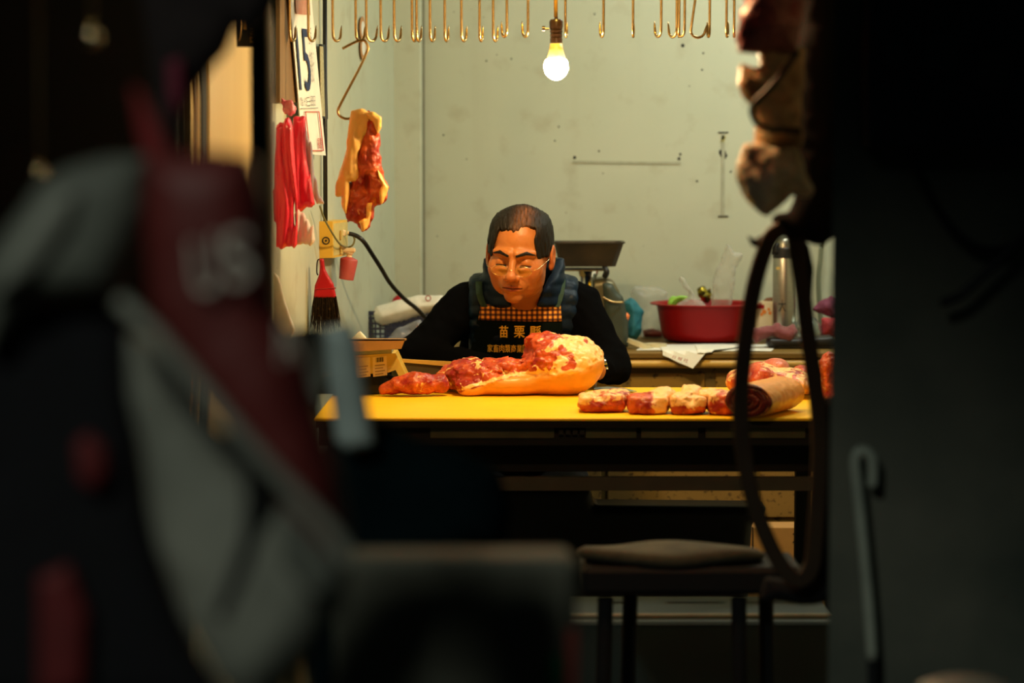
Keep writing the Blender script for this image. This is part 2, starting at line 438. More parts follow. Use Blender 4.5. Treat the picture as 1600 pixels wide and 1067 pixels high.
# ================================================================== the butcher's table
TZ = .85
T0, T1 = 5.72, 6.50
XL, XR = -.47, .83
tb = empty('butcher_table', ((XL+XR)/2, (T0+T1)/2, 0), 'long yellow topped butcher table on a black metal frame across the shop front', 'table')
MB().box(((XL+XR)/2, (T0+T1)/2, TZ-.004), (XR-XL, T1-T0, .008), bev=.002).build('table_top', M_board, tb)
ap = MB()
ap.box(((XL+XR)/2, T0+.03, TZ-.045), (XR-XL-.02, .02, .046)); ap.box(((XL+XR)/2, T1-.03, TZ-.045), (XR-XL-.02, .02, .046)); ap.box(((XL+XR)/2, (T0+T1)/2, TZ-.016), (XR-XL-.01, T1-T0-.006, .0155))
for x in (XL+.03, XR-.03): ap.box((x, (T0+T1)/2, TZ-.045), (.02, T1-T0-.06, .046))
ap.box(((XL+XR)/2, T0+.09, (W(0, 700, T0).z+W(0, 744, T0).z)/2), (XR-XL-.10, .02, .066))
ap.build('frame', M_dark, tb)
M_apron = mat('grimy_olive_panel', (.08, .085, .04), .7, scale=15, col2=(.045, .05, .025))
def tx(px, Y=T0): return W(px, 600, Y).x
for a, b in ((672, 866), (916, 995), (1003, 1092), (1104, 1260)):
    MB().box(((tx(a)+tx(b))/2, T0+.022, W(0, 677, T0).z), (tx(b)-tx(a), .012, .026)).build('front_panel', M_apron, tb)
for x in (XL+.05, XR-.05):
    for y in (T0+.06, T1-.06): MB().box((x, y, TZ/2-.035), (.04, .04, TZ-.07)).build('leg', M_dark, tb)
MB().box(((XL+XR)/2, T0+.06, W(0, 756, T0+.05).z), (XR-XL-.12, .025, .032)).build('stretcher', mat('grey_painted_bar', (.05, .05, .04), .6), tb)
MB().box(((XL+XR)/2, T1-.06, W(0, 756, T0+.05).z), (XR-XL-.12, .025, .032)).build('stretcher', M_dark, tb)
for i in range(4): MB().box((tx(877+i*11), T0+.014, W(0, 676, T0).z), (.011, .004, .012)).build('number_plate', M_blackink, tb)

# ================================================================== back counter
CT = CH-.556
C0 = 7.0
cb = empty('back_counter', (.4, 7.35, 0), 'low tan cupboard counter with rust-flecked drawers along the rear wall', 'counter')
cx0, cx1 = -.352, 1.42
MB().box(((cx0+cx1)/2, (C0+7.65)/2, CT-.009), (cx1-cx0, 7.65-C0, .018), bev=.003).build('worktop', mat('counter_brown', (.22, .13, .03), .6, scale=6, col2=(.15, .09, .022), spec=.2), cb)
MB().box(((cx0+cx1)/2, C0+.02, CT-.027), (cx1-cx0, .02, .02)).build('edge_strip', M_wood, cb)
lp = MB(); zc = W(0, 569, C0).z
lp.tube([(cx0, C0+.01, zc), (cx1, C0+.01, zc)], .0125, 12); lp.build('rounded_edge', M_lip, cb, autos=50)
MB().box(((cx0+cx1)/2, 7.35, (zc-.012)/2+.03), (cx1-cx0, .6, zc-.072), bev=0).build('carcass', M_carcass, cb)
def cxp(px): return W(px, 560, C0+.03).x
for a, b in ((700, 880), (896, 973), (985, 1102), (1119, 1243), (1258, 1375)):
    MB().box(((cxp(a)+cxp(b))/2, 7.047, (W(0, 586, C0).z+W(0, 634, C0).z)/2), (cxp(b)-cxp(a), .012, .09), bev=.003).build('drawer', M_drawer, cb)
for a, b in ((700, 940), (950, 1180), (1190, 1375)):
    MB().box(((cxp(a)+cxp(b))/2, 7.045, .55), (cxp(b)-cxp(a), .012, .27), bev=.003).build('door', mat('rust_flecked_brown', (.30, .19, .06), .5, scale=60, col2=(.07, .04, .02), thr=.62, wid=.05, bump=.2), cb)

# ================================================================== lamps
bz = 5.97
def lampmat(name, c, s):
    m = bpy.data.materials.new(name); m.use_nodes = True; nt = m.node_tree; nt.nodes.clear()
    o = nd(nt, 'ShaderNodeOutputMaterial'); e = nd(nt, 'ShaderNodeEmission'); e.inputs[0].default_value = (*c, 1); e.inputs[1].default_value = s
    nt.links.new(e.outputs[0], o.inputs[0]); return m
bc = W(869, 106, bz)
s_ = bz/F
bulb = empty('hanging_light_bulb', bc, 'lit white globe bulb hanging on a cord from the ceiling above the table', 'light bulb')
def zz(py): return W(869, py, bz).z
MB().lathe([(0, zz(125.5)), (7*s_, zz(124)), (12.5*s_, zz(120)), (16.5*s_, zz(115)), (19*s_, zz(108)), (19*s_, zz(101)), (17.5*s_, zz(95)), (15*s_, zz(92.5)), (0, zz(92.4))], (bc.x, bc.y, 0), 32).build('globe', lampmat('lit_bulb_glass', BULB_C, BULB_L), bulb, smooth=True)
MB().lathe([(14.8*s_, zz(92.3)), (11*s_, zz(78)), (9.5*s_, zz(68)), (0, zz(67.8))], (bc.x, bc.y, 0), 32).build('bulb_collar', mat('cream_plastic', (.85, .62, .30), .35, sss=.3, bump=0), bulb, smooth=True)
sk = MB(); sk.lathe([(0, zz(67)), (9.5*s_, zz(67)), (9.8*s_, zz(60)), (9*s_, zz(59.5)), (10*s_, zz(54)), (9*s_, zz(53.5)), (10.2*s_, zz(48)), (9.2*s_, zz(47.5)), (10.5*s_, zz(42)), (11*s_, zz(34)), (9*s_, zz(30.5)), (3*s_, zz(29.5)), (2.5*s_, zz(26)), (0, zz(26))], (bc.x, bc.y, 0), 28)
M_bake = mat('dark_brown_bakelite', (.03, .014, .008), .3, bump=0)
sk.build('lamp_socket', M_bake, bulb, autos=40)
MB().tube([W(858, 45, bz), W(851, 45, bz)], 1.6*s_, 8).tube([W(851.5, 45, bz), W(847, 45, bz)], 4.5*s_, 12).build('switch_key', M_bake, bulb, autos=40)
MB().tube([W(868.5, 27, bz), W(868.2, -20, bz), (W(868, 0, bz).x, bz, CEIL)], 3*s_, 8).build('cord', mat('yellowed_cord', (.62, .33, .06), .5), bulb, smooth=True)

for (lx, ly, lz, lb) in ((.12, 5.55, 2.27, 'red shaded market lamp hanging over the middle of the table'), (.18, 4.45, 1.95, 'red shaded market lamp hanging lower, in front of the table')):
    t = empty('pendant_lamp', (lx, ly, lz), lb, 'lamp', 'market lamps above the table')
    MB().lathe([(.02, lz+.15), (.05, lz+.13), (.13, lz), (.135, lz-.005), (.05, lz+.12), (.02, lz+.14)], (lx, ly, 0), 32).build('lamp_shade', mat('red_enamel', (.6, .03, .02), .3), t, smooth=True)
    MB().tube([(lx, ly, lz+.15), (lx, ly, 3.0)], .004).build('cord', M_black, t)
t = empty('tube_light', (1.0, 6.75, 2.6), 'fluorescent tube fixture under the shop ceiling', 'light')
MB().box((1.0, 6.75, 2.62), (1.2, .06, .05), bev=.01).build('housing', M_paper, t)
MB().box((1.0, 6.75, 2.70), (.04, .03, .12)).build('bracket', M_paper, t)

# ================================================================== meat hooks on two rails
HZ = 6.0
hs = HZ/F
rail_z = 1.985
for i, (a, b) in enumerate(((430, 800), (801, 1215))):
    r = MB().tube([(W(a, 0, HZ).x, HZ, rail_z+(.0 if i == 0 else .02)), (W(b, 0, HZ).x, HZ, rail_z+(.0 if i == 0 else .02))], .011, 12)
    for k in (.1, .9):
        x = W(a+(b-a)*k, 0, HZ).x; r.tube([(x, HZ, rail_z), (x, HZ, CEIL)], .005, 6)
    tag(r.build('hook_rail', M_steel, autos=50), ('left' if i == 0 else 'right')+' steel rail under the ceiling that carries the meat hooks', 'rail')
def hook_shape(open_=1.0, L=0.0):
    """S hook in the XZ plane; bottom of the bend at z=0; shaft at x=0, tip at +x"""
    R = .0175*open_; m = MB(); P = []
    top = L
    for k in range(9):
        a = PI*k/8; P.append((-.016+.016*math.cos(PI-a)*1.0, 0, top+.016*math.sin(a)))
    P = [(-.032, 0, top-.03)]+P
    P = [(p[0], 0, p[2]) for p in P]
    P += [(0, 0, top*.6), (0, 0, top*.3), (0, 0, R*1.6)]
    for k in range(1, 12):
        a = PI*k/11; P.append((R-R*math.cos(a), 0, R-R*math.sin(a)*1.0+(.0 if k < 6 else .0)))
    P += [(2*R+.002, 0, R+.012), (2*R+.004, 0, R+.022)]
    rr = [.0034]*(len(P)-2)+[.0026, .0006]
    m.tube(P, rr, 8); return m
def zt(py): return W(0, py, HZ).z
specs = [(453, 457, 64, 'r', .3), (482, 486, 66, 'r', .42), (520, 526, 64.6, 'r', .5), (556, 561, 66, 'r', .55), (572.5, 577, 66, 'r', .68), (595, 600, 66, 'r', .5), (616, 620, 66, 'r', .42),
         (644, 647, 66, 'r', .3), (651, 654, 66, 'r', .28), (672, 675, 65, 'r', .3), (695, 697.5, 66, 'r', .22), (721, 724, 67, 'r', .33), (749.4, 751, 65.6, 'r', .2), (770.6, 773, 67, 'r', .3),
         (792, 793, 59, 'l', .35), (825, 826, 59, 'l', .38), (883.4, 884, 58, 'r', .12), (943, 942.5, 55.6, 'l', .2), (989, 989, 56, 'r', .1), (1033, 1031, 55.6, 'l', .38),
         (1058, 1056, 56, 'l', .5), (1061, 1060.6, 65, 'r', .05), (1069, 1066, 55, 'l', .45), (1081, 1088, 56, 'r', 1.0), (1108.7, 1108.7, 56, 'l', .08), (1135, 1137, 56, 'r', .2), (1147, 1148, 56, 'r', .08)]
ords = 'first second third fourth fifth sixth seventh eighth ninth tenth eleventh twelfth thirteenth'.split()
src = None
L0 = rail_z+.011-zt(65)
for i, (sx, bx, py, sd, wd) in enumerate(specs):
    hi = i >= 14
    Lh = L0-.002 if not hi else rail_z+.031-zt(57)
    if i in (0, 14):
        o = hook_shape(1, Lh).build('meat_hook', M_brass, origin=(0, 0, 0), smooth=True); src = o
    else:
        o = src.copy(); COL.objects.link(o)
    o.location = (W(sx, py, HZ).x, HZ, (rail_z+.011 if not hi else rail_z+.031)-Lh+(0.0))
    an = math.acos(max(-1, min(1, wd))); o.rotation_euler = (0, 0, an if sd == 'r' else PI-an)
    if sx == 1081: o.rotation_euler = (0, math.radians(8), 0); o.location.x = W(1078, py, HZ).x
    if i < 13: lb = '%s bare brass wire hook from the left on the left rail' % ords[i]
    elif i == 13: lb = 'brass wire hook at the right end of the left rail'
    else:
        k = i-14; lb = ('first brass hook left of the bulb cord, its point turned left', 'brass hook just left of the bulb socket', 'brass hook hanging close right of the bulb socket')[k] if k < 3 else \
            '%s brass hook right of the bulb along the upper rail' % ords[k-2]
    if sx == 1081: lb = 'wide open brass hook turned sideways near the right end of the rail'
    if sx in (1058, 1069): o.location.y += .016 if sx == 1058 else -.016
    tag(o, lb, 'hook', 'meat hooks on the rails')

# long S hook that carries the fat
H = 6.0
P = [W(535, 76, H), W(548, 69, H), W(562, 63, H), W(570, 64, H), W(575, 73, H), W(572, 84, H), W(562, 106, H), W(545, 138, H), W(531, 165, H), W(528, 173, H), W(530, 180, H), W(538, 185, H), W(547, 185, H), W(556, 181, H)]
def smooth_pts(P, n=4):
    P = [Vector(p) for p in P]; R = []
    for i in range(len(P)-1):
        a, b, c, d = P[max(i-1, 0)], P[i], P[i+1], P[min(i+2, len(P)-1)]
        for k in range(n):
            t = k/n; R.append(.5*((2*b)+(c-a)*t+(2*a-5*b+4*c-d)*t*t+(3*b-a-3*c+d)*t**3))
    return R+[P[-1]]
tag(MB().tube(smooth_pts(P), .0033, 8).build('butcher_hook', M_brass, smooth=True), 'long slanted wire hook holding the hanging strip of pork fat', 'hook')
P = None

# ================================================================== things on the left wall
def lwq(C, off): return [LW(x, y, off) for x, y in C]
cal = [(453, -12), (484, -12), (507, 242), (477, 240)]
Cq = lwq([(450, -14), (484, -14), (507.5, 243), (472, 240)], .03)
ce = empty('tear_off_calendar', LW(480, 243, .03), 'tall paper tear-off calendar with blue 15 hanging on the left wall', 'calendar')
def cal_sheet(u, v):
    p = bil(Cq, u, v); return p
MB().sheet(cal_sheet, 8, 24, (.003, -.003, 0)).build('paper_sheet', M_paper, ce)
def cproj(off=.0062): return lambda P_: [p+Vector((off, -.006, 0)) for p in P_]
def cq(a, b, c, d): return lwq([a, b, c, d], .03)
text('date_number', '15', cq((458, 43), (478, 46), (484, 143), (466, 142)), M_ink, ce, cproj())
MB().prism([p+Vector((.0065, -.006, 0)) for p in cq((457, -8), (479, -8), (481, 24), (459, 22))], (.001, 0, 0)).build('red_header', mat('faded_red_print', (.42, .14, .09), .8, scale=30, col2=(.5, .3, .22)), ce)
text('date_text', '壬午月', cq((478, 42), (482, 42), (484, 70), (480, 70)), M_ink, ce, cproj())
text('date_text', '星期六', cq((466, 152), (469, 152), (471, 166), (468, 166)), M_blackink, ce, cproj())
text('date_text', '十二月', cq((471, 152), (475, 152), (477, 166), (473, 166)), M_blackink, ce, cproj())
text('date_text', '三三三', cq((476, 152), (480, 152), (481, 166), (477, 166)), M_blackink, ce, cproj())
text('table_print', '田田', cq((482, 150), (489, 150), (490, 166), (483, 166)), mat('grey_ink', (.3, .3, .3), .7), ce, cproj())
text('column_print', '宜祭祀出行', cq((481, 78), (486, 78), (489, 130), (484, 130)), mat('grey_ink', (.3, .3, .3), .7), ce, cproj())
MB().prism([p+Vector((.0065, -.006, 0)) for p in cq((467, 169), (493, 168), (493, 169.5), (467, 170.5))], (.001, 0, 0)).build('fold_line', mat('grey_ink', (.3, .3, .3), .7), ce)
fr = MB()
for C in ((( 473, 175), (474, 175), (481, 236), (480, 236)), ((494, 174), (495, 174), (502, 236), (501, 236)), ((473, 174), (495, 174), (495, 175.5), (473, 175.5)), ((480, 234.5), (502, 234.5), (502, 236), (480, 236))):
    fr.prism([p+Vector((.0065, -.006, 0)) for p in cq(*C)], (.001, 0, 0))
fr.build('red_border', M_redink, ce)
text('red_print', '福德', cq((492, 215), (499, 215), (501, 232), (494, 232)), M_redink, ce, cproj())

pl = empty('wall_plaque', LW(503, 186, .02), 'narrow cream printed strip in a dark frame beside the black conduit', 'plaque')
MB().prism(lwq([(498, 69), (505, 70), (508, 186), (500, 185)], .006), (.008, 0, 0)).build('frame', M_black, pl)
MB().prism(lwq([(499.3, 72), (504, 73), (506.8, 182), (501, 181)], .0145), (.002, 0, 0)).build('printed_strip', mat('cream_print', (.55, .5, .3), .7, scale=120, col2=(.3, .28, .16)), pl)
tag(MB().tube([LW(507.5, -30, .012), LW(508, 200, .012), LW(508.5, 346, .012)], .006, 10).build('conduit', M_black, smooth=True), 'thin black vertical conduit running down the left wall to the socket box', 'conduit')
for cxy, n in (((566, 45), 'upper'), ((567, 75), 'lower')):
    c = LW(*cxy, .003); R = Matrix.Rotation(math.radians(90), 3, 'Y')
    st = empty('oval_sticker', c, n+' oval orange rimmed sticker on the left wall behind the hooks', 'sticker')
    def disc(r, o): return [c+Vector((o, 0, 0))+Vector((.13, 1, 0)).normalized()*(math.cos(a)*r)+Vector((0, 0, math.sin(a)*r*.85)) for a in [2*PI*k/24 for k in range(24)]]
    MB().prism(disc(.042, .0), (.002, 0, 0)).build('rim', mat('orange_print', (.5, .25, .1), .7), st)
    MB().prism(disc(.026, .002), (.001, 0, 0)).build('centre', M_paper, st)

# yellow electrical box
eb = empty('socket_box', LW(515, 405, 0), 'yellow metal electrical socket box fixed to the left wall below the conduit', 'electrical box')
M_ybox = mat('yellow_enamel', (.80, .47, .05), .45, scale=12, var=.08)
y0, y1 = wall_y(499), wall_y(499)+.20
A = Vector((wx(y0), y0, 0)); B = Vector((wx(y1), y1, 0)); ox = .036
zt_, zb_ = LW(499, 346).z, LW(499, 403).z
MB().prism([(A.x, A.y, zb_), (A.x+ox, A.y, zb_), (B.x+ox, B.y, zb_), (B.x, B.y, zb_)], (0, 0, zt_-zb_)).build('housing', M_ybox, eb)
MB().prism([(A.x+ox, A.y+.012, zb_+.006), (A.x+ox+.002, A.y+.012, zb_+.006), (B.x+ox+.002, B.y-.012, zb_+.006), (B.x+ox, B.y-.012, zb_+.006)], (0, 0, zt_-zb_-.012)).build('cover_plate', mat('pale_yellow_plate', (.62, .5, .18), .5), eb)
em = Vector((A.x+.018, A.y-.001, LW(499, 376).z)); Rx = Matrix.Rotation(PI/2, 3, 'X')
MB().lathe([(.0105, 0), (.0105, .001), (.0075, .001), (.0075, 0)], em, 24, Rx).lathe([(0, .001), (.003, .001), (.003, 0)], em, 12, Rx).build('round_emblem', M_blackink, eb)
def sock(py):
    m = MB(); yy = y0+.10; x = wx(yy)+ox+.003; m.box((x, yy, LW(0, py).z if False else W(0, py, y0+.1).z), (.004, .035, .026), bev=.001); m.build('socket_outlet', M_lip, eb)
sock(367); sock(389)
# plugs
Yp = 6.66
M_plug = mat('cream_plug', (.80, .62, .38), .4, var=.03)
p1 = empty('power_plug', W(538, 366, Yp), 'cream plug with a thick black cable in the upper socket', 'plug')
MB().box(W(533, 364, Yp), (.022, .02, .018), bev=.003).build('body', M_plug, p1)
MB().tube([W(536, 364, Yp), W(541, 364, Yp)], .0075, 12).tube([W(543, 364, Yp), W(545.5, 364, Yp)], .006, 12).build('collar', M_plug, p1, autos=40)
MB().tube(smooth_pts([W(545, 365, Yp), W(556, 368, Yp), W(568, 377, Yp), (W(582, 398, Yp+.05)), W(596, 420, Yp+.12), W(610, 443, Yp+.22), W(632, 467, Yp+.3), W(655, 486, Yp+.4), W(690, 525, Yp+.5)]), .0062, 10).build('cable', M_black, p1, smooth=True)
p2 = empty('plug_in_lamp', W(541, 438, Yp), 'red ribbed cup fitting hanging from a cream plug in the lower socket', 'plug-in light')
MB().box(W(534, 389, Yp), (.016, .02, .016), bev=.003).box(W(546, 391, Yp), (.034, .02, .014), bev=.004).build('plug', M_plug, p2)
u = (W(547, 395, Yp)-W(541, 438, Yp)).normalized(); Rc = u.to_track_quat('Z', 'Y').to_matrix(); sp = Yp/F
MB().lathe([(4.5*sp, 0), (5.5*sp, .001), (4.3*sp, .004), (4.3*sp, .012), (5.8*sp, .013), (5.8*sp, .0165), (0, .017)], W(545.5, 404, Yp), 20, Rc).build('neck', M_plug, p2, autos=40)
MB().lathe([(0, 0), (9.5*sp, 0), (11.5*sp, .001), (14*sp, 31*sp), (13*sp, 33*sp), (5*sp, 36*sp), (0, 36*sp)], W(541, 437, Yp), 44, Rc, rad=lambda a: 1+.045*math.sin(22*a)).build('ribbed_cup', mat('dusty_red_plastic', (.42, .03, .03), .5, col2=(.55, .12, .10), scale=20), p2, autos=60)
tag(MB().tube(smooth_pts([W(500, 322, 6.40), W(506, 340, 6.44), W(518, 362, 6.47), W(530, 380, 6.52), W(541, 386, 6.66), (W(550, 384, 6.66)), W(554, 375, 6.66), W(551, 367, 6.66), W(546, 365, 6.66)]), .0028, 8).build('thin_wire', mat('olive_wire', (.20, .19, .08), .5), smooth=True), 'thin olive wire looping down over the yellow socket box', 'wire')

# hand brush
br = empty('hand_brush', W(510, 518, 6.37), 'red handled hand brush with dark bristles hanging under the socket box', 'brush')
Yb = 6.37
M_redp = mat('red_plastic', (.42, .008, .014), .4, var=.05, spec=.3)
pillow('handle', [(499, 404), (506, 404), (508, 420), (513, 430), (521, 443), (526, 466), (490, 466), (492, 446), (499, 428), (500, 415)], Yb, .012, M_redp, br, h=.002, r=.008)
MB().tube(smooth_pts([W(500, 405, Yb), W(496, 408, Yb), W(495, 425, Yb), W(497, 430, Yb)]), .0018, 6).build('hanging_loop', M_black, br, smooth=True)
bm_ = MB(); rnd = random.Random(3)
for k in range(420):
    a, b2 = rnd.random(), rnd.uniform(-1, 1)
    top = W(490.5+a*35, 463, Yb+b2*.011); spread = (a-.5)
    ln = rnd.uniform(47, 63)-abs(spread)*18; bot = W(508+spread*(48+rnd.uniform(-5, 5))+1, 463+ln, Yb+b2*.02)
    mid = (top+bot)/2+Vector((rnd.uniform(-.002, .002), 0, 0)); bm_.tube([top, mid, bot], [.0008, .0007, .0002], 4, cap=False)
bm_.build('bristles', mat('dark_bristle', (.018, .011, .006), .9, scale=90, col2=(.10, .06, .025), thr=.66, wid=.1, spec=.1), br)
MB().tube([W(491.5, 452, Yb-.012), W(525, 450, Yb-.012)], .0014, 6).build('seam', mat('dark_red', (.3, .01, .015), .5), br)

# carrier-bag bundles
M_rbag = mat('red_bag_film', (.80, .006, .03), .35, scale=9, col2=(.95, .03, .08), stretch=(6, 6, .4), bump=.4, bscale=30, dist=.004, sss=.0, coat=.3)
M_wbag = mat('pinkish_white_film', (.85, .62, .62), .4, scale=20, col2=(.9, .8, .78), bump=.5, bscale=60, dist=.004)
def bags(name, red, white, Y, label, seed, rib=.0065):
    b = empty(name, W(red[0][0], max(p[1] for p in red), Y), label, 'bags', 'carrier bag bundles on the left wall')
    def folds(x, y, z): return rib*vn(x*160+vn(z*6, z*0, z*0, seed)*2, y*20, z*3, seed)+.0015*vn(x*300, y*40, z*30, seed+5)
    pillow('red_bags', red, Y, .022, M_rbag, b, h=.0028, r=.016, extra=folds)
    pillow('white_bags', white, Y+.02, .014, M_wbag, b, h=.0028, r=.012, extra=folds)
bags('plastic_bag_bundle', [(459, 183), (477, 182), (477, 215), (479, 250), (484, 285), (493, 319), (480, 323), (472, 331), (462, 334), (458, 300), (456, 240)], [(474, 205), (480, 203), (486, 230), (492, 265), (499, 300), (504, 317), (494, 321), (483, 300)], 5.98,
     'red carrier bag bundle with white bags beside it, tied nearer the calendar', 3)
bags('plastic_bag_bundle', [(430, 196), (440, 190), (450, 186), (456, 200), (462, 250), (463, 300), (461, 330), (466, 384), (450, 388), (431, 387), (426, 300)], [(458, 332), (470, 329), (480, 335), (487, 355), (497, 378), (482, 383), (464, 383)], 5.90,
     'longer red carrier bag bundle hanging lowest beside the dark post, white bags at its foot', 8)
kn = lambda x, y, z: .006*fbm(x, y, z, 90, 3, 4)
pillow('bag_knot', [(440, 152), (447, 158), (456, 156), (463, 166), (461, 176), (453, 182), (446, 178), (441, 168)], 5.97, .014, mat('pink_film', (.85, .35, .33), .4, scale=60, col2=(.8, .05, .15), bump=.4), None, h=.0022, extra=kn)
tag(bpy.data.objects['bag_knot'], 'crumpled pale pink plastic bag top tied above the red bundles', 'bag')
pillow('hanging_sheet', [(428, 425), (436, 432), (446, 470), (461, 515), (452, 530), (428, 530)], 5.9, .006, mat('white_film', (.75, .74, .68), .5), None, h=.003, r=.005, amp=.002, f=60)
tag(bpy.data.objects['hanging_sheet'], 'white plastic sheet corner hanging low beside the dark post', 'plastic sheet')
# small black sign and red tag
sg = empty('hanging_sign', LW(386, 73, .02), 'small black sign with pale characters hanging on the lit wall panel', 'sign')
Ys = 5.45
MB().box(W(385, 36, Ys), (30*Ys/F, .004, 74*Ys/F)).build('plate', M_black, sg)
text('pale_characters', '肉', [W(x, y, Ys-.004) for x, y in ((390, 10), (397, 10), (397, 18), (390, 18))], M_lip, sg)
for k, ch in enumerate('品豬三口'): text('pale_characters', ch, [W(x, y, Ys-.004) for x, y in ((390, 21+k*12.5), (397, 21+k*12.5), (397, 29+k*12.5), (390, 29+k*12.5))], M_lip, sg)
MB().box(W(382, 32, Ys-.003), (5*Ys/F, .002, 30*Ys/F)).build('pale_bar', M_lip, sg)
MB().tube(smooth_pts([W(373+4*math.cos(a), 40+24*math.sin(a), Ys-.004) for a in [PI*k/8 for k in range(-4, 5)]], 2), .0007, 5).build('brass_ring', M_brass, sg)
MB().tube([W(385, 0, Ys), W(385, -120, Ys)], .001, 5).build('string', M_black, sg)

# ================================================================== weighing scale and tray (left of the table)
Yg = 6.30
sc_ = empty('weighing_scale', W(560, 620, Yg), 'yellow bodied weighing scale with stickers and a brown tray, left end of table', 'scale')
M_scale = mat('scale_yellow', (.72, .50, .10), .4, scale=8, var=.08)
def px(x, y, Y=Yg): return W(x, y, Y)
# angled body: trapezoid front extruded backwards
MB().prism([px(455, 560), px(618, 552), px(636, 590), px(628, 597), px(618, 578), px(607, 582), px(455, 592)], (0, .13, 0)).build('body', M_scale, sc_)
MB().prism([px(455, 594), px(600, 588), px(612, 597), px(612, 604), px(455, 608)], (0, .14, 0)).build('lower_body', M_dark, sc_)
MB().prism([px(455, 606), px(618, 601), px(620, 614.5), px(455, 616)], (0, .16, 0)).build('base', M_black, sc_)
MB().prism([px(470, 548), px(612, 544), px(612, 552), px(470, 558)], (0, .12, 0)).build('platform', mat('grey_plastic', (.3, .3, .24), .5), sc_)
MB().prism([px(440, 530, 6.2), px(633, 530, 6.2), px(627, 545, 6.2), px(560, 549, 6.2), px(440, 551, 6.2)], (0, .006, 0)).prism([px(440, 530, 6.2), px(633, 530, 6.2), px(633, 530, 6.2)+Vector((0, .09, -.004)), px(440, 530, 6.2)+Vector((0, .09, -.004))], (0, 0, -.004)).build('tray', mat('brown_tray', (.34, .17, .06), .4, var=.06), sc_)
for C, s1 in ((((556, 560), (578, 558), (579, 588), (557, 591)), 'a'), (((582, 558), (604, 556), (605, 586), (583, 589)), 'b')):
    Cq2 = [px(x, y, Yg-.0015) for x, y in C]
    st = MB().prism(Cq2, (0, .001, 0)).build('sticker', mat('cream_sticker', (.85, .66, .35), .6), sc_)
    if s1 == 'b':
        bar = MB()
        for k in range(9): bar.prism([bil(Cq2, u_, v_)+Vector((0, -.001, 0)) for u_, v_ in ((.25+k*.06, .95), (.25+k*.06+(.035 if k % 3 else .02), .95), (.25+k*.06+(.035 if k % 3 else .02), .72), (.25+k*.06, .72))], (0, .0005, 0))
        bar.build('barcode', M_blackink, st)
    ln_ = MB()
    for k in range(4):
        v_ = .58-k*.15; ln_.prism([bil(Cq2, a_, b_)+Vector((0, -.001, 0)) for a_, b_ in ((.15, v_), (.85-.12*(k % 2), v_), (.85-.12*(k % 2), v_-.04), (.15, v_-.04))], (0, .0005, 0))
    ln_.build('printed_lines', mat('sticker_print', (.35, .2, .06), .7), st)
tr = empty('wooden_tray', W(665, 600, 6.42), 'dark shallow tray with an ochre rim between the scale and the pork leg', 'tray')
MB().prism([px(626, 566, 6.42), px(716, 568, 6.42), px(716, 604, 6.42), px(640, 604, 6.42)], (0, .012, 0)).prism([px(640, 603, 6.42), px(716, 603, 6.42), px(716, 603, 6.42)+Vector((0, .07, 0)), px(640, 603, 6.42)+Vector((0, .07, 0))], (0, 0, .005)).build('pan', mat('blackened_pan', (.035, .028, .018), .5, scale=20, col2=(.07, .05, .02)), tr)
MB().prism([px(625, 561, 6.415), px(640, 562, 6.415), px(716, 566, 6.415), px(716, 574, 6.415), px(640, 567, 6.415), px(627, 566, 6.415)], (0, .016, 0)).build('rim', mat('ochre_rim', (.55, .33, .07), .5), tr)

# ================================================================== left part of the back counter: crate and bags
def crate():
    c = empty('plastic_crate', W(612, 535, 7.3), 'dark blue slotted plastic crate on the back counter beside the wall corner', 'crate')
    m = MB(); Y = 7.22; x0, x1 = 572, 668; zt2, zb2 = W(0, 489, Y).z, CT+.0075
    gx = [W(x0+i*(x1-x0)/13, 500, Y).x for i in range(14)]; gz = [zb2+(zt2-zb2)*k/6 for k in range(7)]
    for j in range(7): m.box(((gx[0]+gx[-1])/2, Y, gz[j]), (gx[-1]-gx[0], .006, .012 if j in (0, 6) else .006))
    for i in range(14): m.box((gx[i], Y, (zt2+zb2)/2), (.018 if i in (0, 13) else .005, .0062, zt2-zb2))
    m.box((gx[0], Y+.14, (zt2+zb2)/2), (.006, .28, zt2-zb2)); m.box((gx[-1], Y+.14, (zt2+zb2)/2), (.006, .28, zt2-zb2)); m.box(((gx[0]+gx[-1])/2, Y+.28, (zt2+zb2)/2), (gx[-1]-gx[0], .006, zt2-zb2))
    m.box(((gx[0]+gx[-1])/2, Y+.14, zb2+.004), (gx[-1]-gx[0], .28, .006))
    m.build('basket', mat('navy_plastic', (.03, .035, .075), .4), c)
crate()
def wnk(a, f, s=0, st=(1, 1, 1)): return lambda x, y, z: a*fbm(x*st[0], y*st[1], z*st[2], f, 3, s)
pillow('rolled_bag', [(582, 488), (590, 479), (622, 469), (650, 462), (692, 462), (694, 484), (664, 492), (622, 504), (596, 511), (585, 504)], 7.24, .05, mat('white_bag_film', (.80, .76, .66), .45, bump=.3, bscale=60), None, h=.004, extra=wnk(.004, 22, 2))
rb = tag(bpy.data.objects['rolled_bag'], 'white plastic bag with red print lying over the blue crate', 'bag')
text('red_print', '豬肉 專賣', [W(x, y, 7.2) for x, y in ((618, 478), (646, 470), (648, 486), (622, 495))], M_redink, rb, lambda P_: [Vector((p.x, 7.205+.0, p.z)) for p in P_])
MB().lathe([(.006, 0), (.006, .001), (.009, .001), (.009, 0)], W(669, 466, 7.2), 20, Rx).build('red_circle_print', M_redink, rb)
pillow('red_packet', [(608, 478), (614, 465), (624, 459), (632, 465), (630, 474), (614, 482)], 7.36, .02, M_redp, None, h=.003, extra=wnk(.004, 40))
tag(bpy.data.objects['red_packet'], 'small red packet behind the white bag in the wall corner', 'packet')
